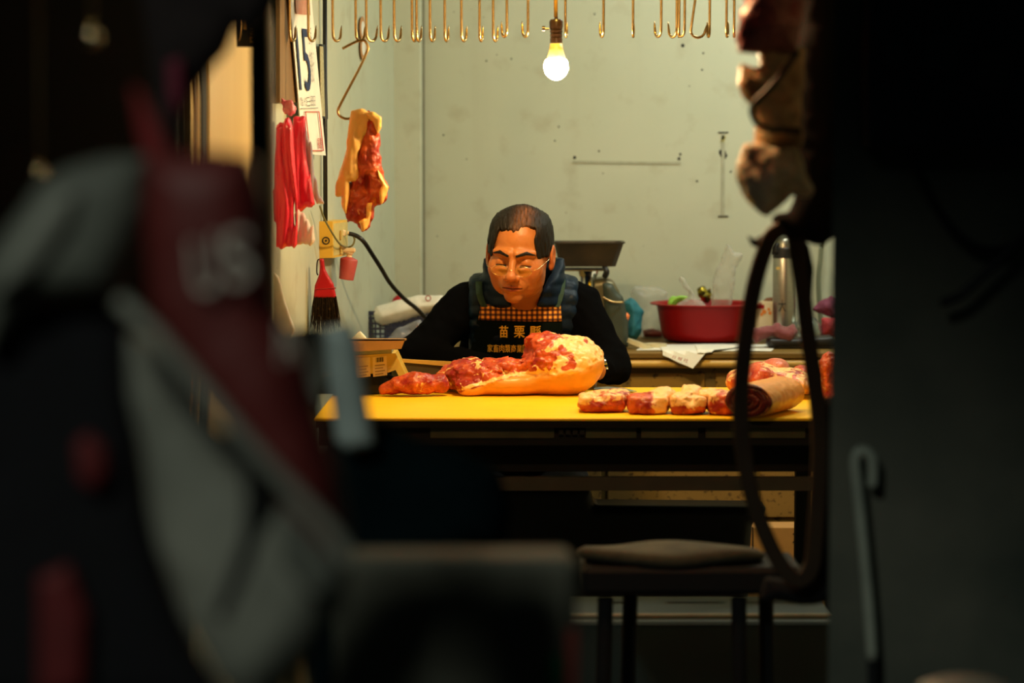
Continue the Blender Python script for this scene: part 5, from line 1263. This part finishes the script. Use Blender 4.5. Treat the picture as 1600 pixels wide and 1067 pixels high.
bibsheet([(751, 475.5), (876, 475.5), (878, 502.5), (747, 500.5)], 30, 8, .0068, .0016).build('check_band', gingham(), person, smooth=True)
M_goldtext = mat('gold_thread', (1.0, .60, .04), .6, var=.03)
def atext(s, C):
    text('gold_lettering', s, [W(x, y, Ya) for x, y in C], M_goldtext, person, lambda P_: [p+Vector((0, -.0035, 0)) for p in proj_apron(.0052)(P_)], bold=.007)
for s, x0, x1 in (('苗', 780, 793.5), ('栗', 803, 819.5), ('縣', 827.5, 845)): atext(s, ((x0, 509), (x1, 509), (x1, 527.5), (x0, 527.5)))
for k, ch in enumerate('家畜肉類商業同'): x0 = 761.5+k*9.2; atext(ch, ((x0, 538.5), (x0+8.2, 538.5), (x0+8.2, 550.5), (x0, 550.5)))
# bold look: a second pass, slightly shifted, as stitched thread has width
for s, x0, x1 in (('苗', 780.7, 794.2), ('栗', 803.7, 820.2), ('縣', 828.2, 845.7)): atext(s, ((x0, 508.6), (x1, 508.6), (x1, 527.1), (x0, 527.1)))
# shoulder straps of the apron
def strap(pts, w_, name='apron_strap', m=None):
    m = m or mat('dark_green_webbing', (.008, .035, .022), .8, bump=.2)
    P_ = [W(x, y, Ya) for x, y in pts]; L_ = proj_apron(.010)(P_); b = MB()
    for i in range(len(L_)-1):
        a_, c_ = L_[i], L_[i+1]; q = Vector((w_, 0, 0)); b.prism([a_-q, a_+q, c_+q, c_-q], (0, .004, 0))
    b.build(name, m, person)
strap([(868, 480), (872, 470), (875, 460), (877, 450), (878, 440), (877, 432)], .011)
strap([(757, 480), (752, 470), (749, 460), (748, 450), (748, 441)], .009)
# wristwatch
Wc = WR+Vector((.014, .022, .004)); ax_w = Vector((.95, .3, .12)).normalized()
Rw = ax_w.to_track_quat('Z', 'Y').to_matrix()
wt = MB(); n_ = 22
for k in range(n_):
    a = 2*PI*k/n_; wt.box(Wc+Rw @ Vector((.0305*math.cos(a), .0305*math.sin(a), 0)), (.0035, .0072, .013), rot=Rw @ Matrix.Rotation(a, 3, 'Z'), bev=.001)
wt.build('wristwatch', M_chrome, person)

# stool he sits on
sl_ = empty('stool', (cxp_, 6.80, 0), 'dark round stool that the butcher sits on behind the table', 'stool')
MB().lathe([(0, .375), (.17, .375), (.18, .385), (.18, .405), (.17, .42), (0, .42)], (cxp_, 6.80, 0), 32).build('seat', M_dark, sl_, autos=40)
for a in (45, 135, 225, 315):
    c_, s_2 = math.cos(math.radians(a)), math.sin(math.radians(a)); MB().tube([(cxp_+.13*c_, 6.80+.13*s_2, .38), (cxp_+.17*c_, 6.80+.17*s_2, 0)], .012, 8).build('leg', M_dark, sl_, smooth=True)

# ================================================================== foreground, out of focus
# dark upright post on the left
Y1 = 4.2
x1 = W(412, 500, Y1).x
tag(MB().tube([(x1, Y1, 0), (x1, Y1, 2.6)], .0195, 16).build('awning_post', mat('dark_green_paint', (.035, .045, .032), .5), autos=50), 'dark green vertical post between the red bags and the lit wall panel', 'post')
# dark cloth hanging down over the upper left
pillow('dark_drape', [(215, -60), (440, -60), (432, 10), (405, 50), (395, 60), (372, 44), (352, 85), (330, 110), (305, 142), (290, 170), (290, 235), (278, 290), (250, 300), (230, 250), (238, 150)], 2.7, .03, mat('near_black_cloth', (.012, .006, .006), .9), None, h=.004, amp=.004, f=25)
tag(bpy.data.objects['dark_drape'], 'black cloth hanging in a diagonal across the upper left, before the lit panel', 'cloth')
pillow('magenta_ribbon', [(260, 95), (285, 90), (288, 140), (275, 190), (262, 150)], 2.664, .006, mat('magenta_ribbon', (.16, .008, .03), .7), None, h=.003)
tag(bpy.data.objects['magenta_ribbon'], 'dim magenta ribbon end beside the red strap, upper left', 'ribbon')

# big red and grey bag
Y2 = 2.15
bg = empty('hanging_bag', W(330, 1100, Y2), 'large blurred red and grey bag with white lettering filling the lower left', 'bag')
M_gcloth = mat('grey_nylon', (.30, .30, .25), .6, scale=9, col2=(.17, .18, .15), bump=.4, bscale=14, dist=.01)
M_rcloth = mat('dull_red_nylon', (.150, .016, .014), .6, scale=6, col2=(.11, .014, .012), bump=.3, bscale=12, dist=.01)
M_gdark = mat('grey_dark_nylon', (.075, .08, .07), .7, scale=5, col2=(.14, .15, .12))
pillow('red_strap', [(205, 130), (222, 145), (250, 195), (270, 250), (262, 300), (235, 300), (225, 250), (212, 180)], 2.19, .008, mat('deep_red_webbing', (.22, .008, .010), .7), bg, h=.003)
pillow('red_panel', [(232, 244), (330, 236), (392, 242), (412, 300), (420, 380), (436, 470), (478, 560), (500, 640), (528, 740), (546, 860), (530, 900), (470, 840), (400, 740), (330, 640), (262, 540), (236, 480), (228, 360)], Y2, .045, M_rcloth, bg, h=.0035, amp=.004, f=12, ybow=.5)
pillow('shoulder_panel', [(100, 262), (160, 248), (232, 246), (230, 330), (205, 400), (172, 455), (120, 462), (60, 468), (20, 520), (-20, 560), (-30, 420), (20, 340), (60, 285)], Y2+.02, .035, M_gdark, bg, h=.0035, amp=.004, f=14)
pillow('shoulder_highlight', [(50, 330), (92, 292), (128, 300), (118, 350), (84, 400), (46, 440), (-10, 470), (10, 400)], Y2-.012, .016, M_gcloth, bg, h=.0035, amp=.003, f=14)  # lit spot of the shoulder built as a paler grey pad
pillow('lower_panel', [(205, 520), (240, 540), (300, 620), (370, 700), (440, 770), (500, 830), (545, 880), (540, 940), (500, 1010), (450, 1067), (400, 1110), (340, 1060), (290, 960), (250, 860), (225, 740), (205, 620)], Y2-.01, .05, M_gcloth, bg, h=.0035, amp=.005, f=12)
MB().tube(smooth_pts([W(186, 470, Y2-.05), W(240, 520, Y2-.06), W(310, 600, Y2-.062), (W(385, 690, Y2-.062)), W(450, 760, Y2-.06), W(515, 830, Y2-.055), W(548, 880, Y2-.05)]), .0075, 10).build('piping', M_gcloth, bg, smooth=True)
MB().tube(smooth_pts([W(250, 560, Y2-.062), W(320, 660, Y2-.066), W(385, 720, Y2-.066), W(392, 820, Y2-.064), W(370, 900, Y2-.062), W(345, 960, Y2-.06)]), .006, 10).build('dark_seam', M_dark, bg, smooth=True)
pillow('side_pocket', [(440, 800), (500, 850), (530, 880), (520, 930), (480, 930), (440, 880)], Y2-.065, .008, M_gdark, bg, h=.003)
M_letter = mat('off_white_print', (.60, .54, .46), .7)
def bagtext(s, C):
    text('white_lettering', s, [W(x, y, Y2-.060) for x, y in C], M_letter, bg, None, thin=(0, .004, 0))
bagtext('U', ((296, 378), (338, 366), (346, 452), (304, 464))); bagtext('S', ((346, 364), (388, 356), (396, 440), (354, 450)))
bagtext('A', ((425, 508), (455, 500), (468, 560), (438, 568)))
pillow('black_back', [(-60, 480), (60, 470), (180, 462), (206, 520), (214, 640), (234, 780), (262, 900), (300, 1000), (360, 1100), (-60, 1100)], Y2+.06, .03, M_cloth_black, bg, h=.005, amp=.003, f=12)
for P_, lab in (([(118, 690), (140, 676), (166, 700), (172, 740), (150, 770), (122, 750)], 'red_patch'), ([(60, 900), (110, 880), (140, 960), (135, 1080), (60, 1090)], 'red_patch')):
    pillow(lab, P_, Y2+.02, .012, mat('red_lining', (.13, .008, .009), .7), bg, h=.003)
# two metal knobs added only to make round glints, upper left
for (x, y, r, lb) in ((143, 58, .011, 'added metal knob that makes a glint high in the dark upper left corner'), (62, 272, .009, 'added metal knob that makes a glint above the blurred grey bag shoulder')):
    c = W(x, y, 2.75)
    k_ = MB().lathe([(r*math.sin(PI*i/14), -r*math.cos(PI*i/14)) for i in range(15)], c, 24)
    k_.tube([c+Vector((0, 0, r)), (c.x, c.y, 3.2)], .003, 8)
    tag(k_.build('glint_knob', mat('brassy_knob', (.8, .6, .35), .12, 1., bump=0), smooth=True), lb, 'knob')

# small cart bag with an upright grey plastic grip
Y3 = 3.0
cg = empty('cart_bag', W(650, 1400, Y3), 'dark blurred cart bag with a pale upright grip, left of the stool', 'cart')
pillow('grip_guard', [(436, 520), (500, 508), (518, 530), (512, 590), (500, 640), (476, 610), (450, 560)], Y3+.03, .010, mat('grey_guard', (.17, .18, .155), .7), cg, h=.003)
pillow('grip', [(506, 512), (548, 506), (562, 540), (570, 600), (580, 660), (586, 695), (545, 706), (525, 690), (516, 620), (509, 560)], Y3, .020, mat('grey_blue_plastic', (.42, .50, .48), .6, scale=20, var=.15), cg, h=.003)
pillow('bag_body', [(512, 690), (560, 672), (600, 660), (650, 690), (720, 702), (780, 730), (800, 790), (790, 850), (700, 880), (620, 905), (560, 980), (530, 1067), (480, 1300), (660, 1500), (500, 1500), (480, 900), (505, 780)], Y3+.08, .06, mat('dark_teal_nylon', (.004, .010, .012), 1., scale=8, var=.3, spec=0), cg, h=.006, amp=.004, f=10)
# carton in front
Y4 = 2.75
cr_ = empty('stacked_carton', (W(740, 900, Y4).x, Y4+.1, 0), 'blurred grey carton with green and red stripes at its right edge, bottom centre', 'carton')
zt4 = W(0, 874, Y4).z
xa, xb = W(520, 900, Y4).x, W(902, 900, Y4).x
MB().box(((xa+xb)/2, Y4+.05, zt4-.25), (xb-xa, .10, .5), rot=(0, math.radians(0), 0), bev=.012).build('box', mat('grey_card', (.20, .20, .15), .8, scale=4, col2=(.11, .11, .085)), cr_)
MB().box((W(867, 900, Y4).x, Y4-.002, zt4-.30), (.016, .003, .38)).build('green_stripe', mat('green_print', (.02, .24, .09), .7), cr_)
MB().box((W(893, 900, Y4).x, Y4-.002, zt4-.28), (.012, .003, .40)).build('red_stripe', mat('red_print2', (.45, .07, .05), .7), cr_)
MB().box(((xa+xb)/2, Y4+.05, (zt4-.5)/2), (xb-xa-.02, .10, zt4-.502)).build('lower_box', M_dark, cr_)

# stool with a worn cloth cushion, in front of the table
Y5 = 4.75
sto = empty('wooden_stool', (W(1050, 870, Y5).x, Y5+.1, 0), 'dark stool with a pale worn flat cushion before the table', 'stool')
sx_ = W(1052, 870, Y5).x; zs = W(0, 868, Y5).z
cu_ = MB().lathe([(0, -.022), (.178, -.022), (.19, -.014), (.188, -.004), (.175, .003), (.08, .005), (0, .005)], (0, 0, 0), 48)
cu_.V = [(sx_+v[0], Y5+.08+v[1]*.42, zs+v[2]+.004*math.sin(v[0]*22+v[1]*9)) for v in cu_.V]
cu_.build('cushion', mat('olive_worn_cushion', (.085, .08, .045), .85, scale=18, col2=(.03, .03, .018), bump=.5), sto, smooth=True)
MB().box((sx_+.04, Y5+.10, zs-.052), (.44, .20, .055), bev=.01).build('seat', M_dark, sto)
for i, (px_, yy) in enumerate(((946, .03), (1154, .03), (1196, .17), (985, .17))):
    xx = W(px_, 980, Y5+yy).x; MB().tube([(xx, Y5+yy, zs-.09), (xx+(.012 if px_ > 1050 else -.012), Y5+yy, 0)], .016, 10).build('leg', M_dark, sto, autos=50)
MB().box((sx_+.02, Y5+.03, .22), (.30, .02, .03)).build('stretcher', M_dark, sto)
# steel box behind the stool
Y6 = 5.25
zb6 = W(0, 958, Y6).z
bx6 = empty('steel_cooler', (W(1060, 960, Y6).x, Y6+.2, 0), 'dark teal steel cool box with a pale lid rim under the table', 'cool box')
xa, xb = W(800, 960, Y6).x, W(1310, 960, Y6).x
MB().box(((xa+xb)/2, Y6+.16, zb6/2-.01), (xb-xa, .32, zb6-.02), bev=.006).build('box', mat('dark_teal_metal', (.020, .040, .042), .5, scale=5, var=.3), bx6)
MB().box(((xa+xb)/2, Y6-.004, zb6-.006), (xb-xa+.01, .014, .012), bev=.003).build('rim', mat('pale_rim', (.20, .22, .17), .4, scale=10, var=.2), bx6)
for a, b in ((830, 870), (945, 1000), (1055, 1145), (1180, 1235), (1250, 1300)):
    MB().box(((W(a, 0, Y6).x+W(b, 0, Y6).x)/2, Y6+.25, zb6+.012), (W(b, 0, Y6).x-W(a, 0, Y6).x, .02, .02), bev=.004).build('lid_clip', mat('pale_teal_clip', (.12, .17, .155), .4), bx6)
# black cushion-shaped bag seen through the table frame
pillow('black_sack', [(700, 752), (905, 748), (922, 762), (928, 784), (1160, 786), (1196, 785), (1190, 800), (1172, 812), (1166, 900), (1166, 1000), (700, 1000)], 6.15, .08, M_black, None, h=.008, r=.03)
tag(bpy.data.objects['black_sack'], 'black sack stored under the table behind the stool', 'sack')

# dark bundle with a hanging rubber loop, right of centre
Y7 = 4.4
bd = lambda x, y, z: .016*fbm(x, y, z, 14, 3, 61)
pillow('black_canvas_bundle', [(1246, -60), (1316, -60), (1312, 200), (1306, 360), (1286, 378), (1262, 372), (1240, 384), (1226, 372), (1218, 358), (1202, 344), (1212, 334), (1232, 330), (1244, 300), (1240, 200), (1244, 80)], Y7, .04, M_cloth_black, None, h=.005, extra=bd)
tag(bpy.data.objects['black_canvas_bundle'], 'black canvas bundle hanging along the concrete pier from above', 'bundle')
def bandloop(P_, w0, name, label, m, cat):
    P_ = smooth_pts(P_, 5); m_ = MB(); V_ = []
    for i, p in enumerate(P_):
        a = P_[max(i-1, 0)]; b = P_[min(i+1, len(P_)-1)]; t_ = (b-a).normalized(); n_ = Vector((-t_.z, 0, t_.x)); w_ = w0
        V_ += [p+n_*w_+Vector((0, -.004, 0)), p+n_*w_*.8+Vector((0, -.007, 0)), p-n_*w_*.8+Vector((0, -.007, 0)), p-n_*w_+Vector((0, -.004, 0)), p-n_*w_+Vector((0, .004, 0)), p+n_*w_+Vector((0, .004, 0))]
    Q_ = [(i*6+k, i*6+(k+1) % 6, (i+1)*6+(k+1) % 6, (i+1)*6+k) for i in range(len(P_)-1) for k in range(6)]
    Q_ += [tuple(range(6))[::-1], tuple((len(P_)-1)*6+k for k in range(6))]
    m_.add(V_, Q_); return tag(m_.build(name, m, autos=40), label, cat)
Pl = [(1236, 352), (1208, 366), (1192, 400), (1178, 450), (1168, 510), (1160, 580), (1157, 650), (1164, 720), (1178, 785), (1198, 840), (1222, 885), (1248, 905), (1268, 885), (1274, 830), (1280, 740), (1280, 660), (1272, 590), (1262, 520), (1254, 450), (1246, 400), (1240, 356)]
bandloop([W(x, y, 4.38-.0*i) for i, (x, y) in enumerate(Pl)], .0150, 'hanging_strap', 'long dark brown leather strap loop hanging before the right end of the table', mat('dark_leather', (.028, .014, .006), .5, scale=10, col2=(.05, .028, .012)), 'strap')
pillow('dark_cloth_tatter', [(1252, 372), (1264, 382), (1268, 400), (1272, 420), (1270, 450), (1268, 480), (1268, 540), (1276, 600), (1262, 600), (1254, 500), (1246, 420)], 4.47, .012, M_cloth_black, None, h=.004)
tag(bpy.data.objects['dark_cloth_tatter'], 'ragged black cloth tail hanging behind the strap loop', 'cloth')
pillow('branch_stub', [(1166, 366), (1180, 374), (1196, 362), (1212, 352), (1216, 362), (1200, 372), (1186, 388), (1174, 384)], 4.40, .010, M_dark, None, h=.003)
tag(bpy.data.objects['branch_stub'], 'short dark pointed peg sticking out left of the strap top', 'peg')

# bundled bags hanging at upper right
Y8 = 4.25
def crinkle(a, f, s): return lambda x, y, z: a*fbm(x, y, z, f, 4, s)-a*.6*np.abs(vn(x*f*1.3, y*f, z*f*1.1, s+3))
pillow('mauve_bag', [(1168, -40), (1250, -40), (1248, 40), (1240, 75), (1206, 74), (1180, 80), (1156, 82), (1152, 60), (1160, 30), (1168, 10)], Y8, .05, mat('mauve_film', (.26, .07, .085), .4, scale=16, col2=(.5, .22, .2), thr=.6, bump=.4, bscale=40, dist=.006), None, h=.004, extra=crinkle(.012, 22, 3))
tag(bpy.data.objects['mauve_bag'], 'mauve crumpled plastic bag hanging at the top, left of the black bundle', 'bag')
M_tan = mat('tan_film', (.80, .60, .34), .35, scale=18, col2=(.45, .27, .12), thr=.52, wid=.12, bump=.5, bscale=40, dist=.006)
pillow('tan_bag', [(1184, 76), (1206, 70), (1250, 80), (1252, 230), (1186, 232), (1182, 200), (1176, 165), (1166, 150), (1162, 130), (1160, 104), (1178, 112), (1190, 104)], Y8+.02, .05, M_tan, None, h=.004, extra=crinkle(.014, 20, 9))
tag(bpy.data.objects['tan_bag'], 'tan crumpled bag between the mauve bag and the pale tied bag', 'bag')
pillow('pale_bag', [(1166, 232), (1190, 226), (1216, 232), (1250, 236), (1262, 280), (1262, 300), (1236, 302), (1214, 318), (1196, 330), (1180, 322), (1166, 300), (1156, 282), (1156, 260)], Y8, .055, mat('cream_film', (.92, .84, .62), .4, scale=20, col2=(.6, .5, .3), thr=.52, wid=.12, bump=.5, bscale=40, dist=.006), None, h=.004, extra=crinkle(.014, 22, 15))
tag(bpy.data.objects['pale_bag'], 'pale cream crumpled plastic bag at the foot of the hanging bags', 'bag')
tag(MB().tube(smooth_pts([W(1246, 80, Y8-.06), W(1226, 110, Y8-.07), W(1200, 140, Y8-.07), W(1176, 165, Y8-.075), W(1178, 185, Y8-.075), W(1192, 200, Y8-.07), W(1225, 203, Y8-.06), W(1250, 205, Y8-.05)]), .0052, 10).build('black_tie_cord', M_black, smooth=True), 'black cord tied around the hanging tan bag', 'cord')
tag(MB().tube([W(1210, -60, Y8), W(1210, -160, Y8)], .004, 8).build('bag_string', M_black), 'string holding the hanging bags from above', 'string')

# things on the concrete pier
Yp2 = 3.92
def Pp(x, y, o=0): return W(x, y, Yp2+o)
cn = empty('pale_cane', Pp(1365, 1030), 'pale plastic cane with a hooked top leaning on the concrete pier', 'cane')
MB().tube(smooth_pts([Pp(1363, 1030), Pp(1358, 950), Pp(1350, 860), Pp(1343, 790), Pp(1338, 745), Pp(1336, 722), Pp(1341, 707), Pp(1352, 706), Pp(1362, 716), Pp(1364, 735), Pp(1363, 760)]), .0095, 12).build('shaft', mat('pale_green_grey', (.42, .46, .38), .5, scale=10, var=.2), cn, smooth=True)
MB().tube([Pp(1363, 1026), (Pp(1376, 1300).x, Yp2, 0)], .009, 10).build('lower_shaft', M_dark, cn, smooth=True)
for P_, lb in ((((1424, 228), (1432, 262), (1452, 305), (1478, 345), (1510, 378), (1545, 392), (1580, 386), (1612, 362), (1640, 330)), 'thick black cable sagging in a loop below the dark panel on the pier'),
               (((1470, 474), (1500, 462), (1530, 436), (1560, 408), (1600, 372), (1640, 350)), 'lower black cable crossing the sagging one on the concrete pier')):
    tag(MB().tube(smooth_pts([Pp(x, y, -.018 if 'lower' in lb else 0) for x, y in P_]), .0075, 10).build('black_cable', M_black, smooth=True), lb, 'cable', 'cables on the pier')
mp_ = empty('meter_box', Pp(1480, 228), 'dark meter cabinet with dim windows high on the concrete pier', 'electrical cabinet')
MB().box((Pp(1500, 100).x, Yp2+.0, (Pp(0, 228).z+Pp(0, -60).z)/2), (300*Yp2/F, .06, 288*Yp2/F), bev=.004).build('cabinet', mat('near_black_paint', (.014, .016, .017), .5), mp_)
for x, y, w_, h_, c_ in ((1394, 84, 30, 40, (.03, .04, .04)), (1468, 84, 52, 60, (.035, .04, .035)), (1546, 110, 48, 60, (.05, .045, .03)), (1400, 150, 40, 50, (.02, .022, .022))):
    MB().box((Pp(x, y).x, Yp2-.032, Pp(x, y).z), (w_*Yp2/F, .006, h_*Yp2/F), bev=.002).build('meter_window', mat('meter_%d' % x, c_, .3), mp_)
MB().box((Pp(1500, 228).x, Yp2-.034, Pp(0, 226).z), (300*Yp2/F, .008, .008)).build('bottom_rail', M_black, mp_)
lidc = W(1508, 1075, 3.2)
ud = empty('white_bucket', (lidc.x, 3.2, 0), 'top of a pale bucket lid at the bottom right corner', 'bucket')
MB().lathe([(0, lidc.z+.012), (.04, lidc.z+.011), (.062, lidc.z+.002), (.066, lidc.z-.006), (.06, lidc.z-.012)], (lidc.x, 3.2, 0), 32).build('lid', mat('pale_lid', (.22, .24, .22), .5), ud, smooth=True)
MB().lathe([(.058, lidc.z-.01), (.05, .0), (0, 0)], (lidc.x, 3.2, 0), 32).build('pail', mat('grey_pail', (.10, .11, .10), .5), ud, autos=50)

pillow('black_tarpaulin', [(1268, 624), (1300, 618), (1312, 700), (1308, 940), (1250, 944), (1186, 938), (1196, 900), (1232, 905), (1258, 880), (1266, 820), (1272, 740)], 4.45, .03, M_cloth_black, None, h=.005, amp=.004, f=20)
tag(bpy.data.objects['black_tarpaulin'], 'black folded tarpaulin at the foot of the concrete pier behind the strap', 'tarpaulin')

# rails that carry what hangs in front of the shop
def rail(x0, x1, y, z, label):
    tag(MB().tube([(x0, y, z), (x1, y, z)], .014, 12).build('awning_rail', M_dark, autos=50), label, 'rail')
rail(-.75, 1.3, 4.3, 2.3, 'dark awning rail across the stall front above the hanging bags')
rail(-1.3, .3, 2.7, 2.3, 'dark rail near the street that carries the black cloth')
tag(MB().tube([(W(1280, -55, Y7).x, Y7-.05, W(0, -40, Y7).z), (W(1280, -55, Y7).x, 4.3, 2.3)], .012, 8).build('hanging_rope', M_black), 'black rope holding the canvas bundle from the rail', 'rope')
tag(MB().tube([(W(1210, -160, Y8).x, Y8, W(0, -160, Y8).z), (W(1210, -160, Y8).x, 4.29, 2.29)], .004, 8).build('bag_string', M_black), 'upper string tying the hanging bags to the awning rail', 'string')
for x_, lb in ((240, 'left'), (420, 'right')):
    tag(MB().tube([(W(x_, -55, 2.7).x, 2.7, W(0, -50, 2.7).z), (W(x_, -55, 2.7).x, 2.7, 2.3)], .004, 8).build('cloth_string', M_black), lb+' string holding up the black cloth at the upper left', 'string')
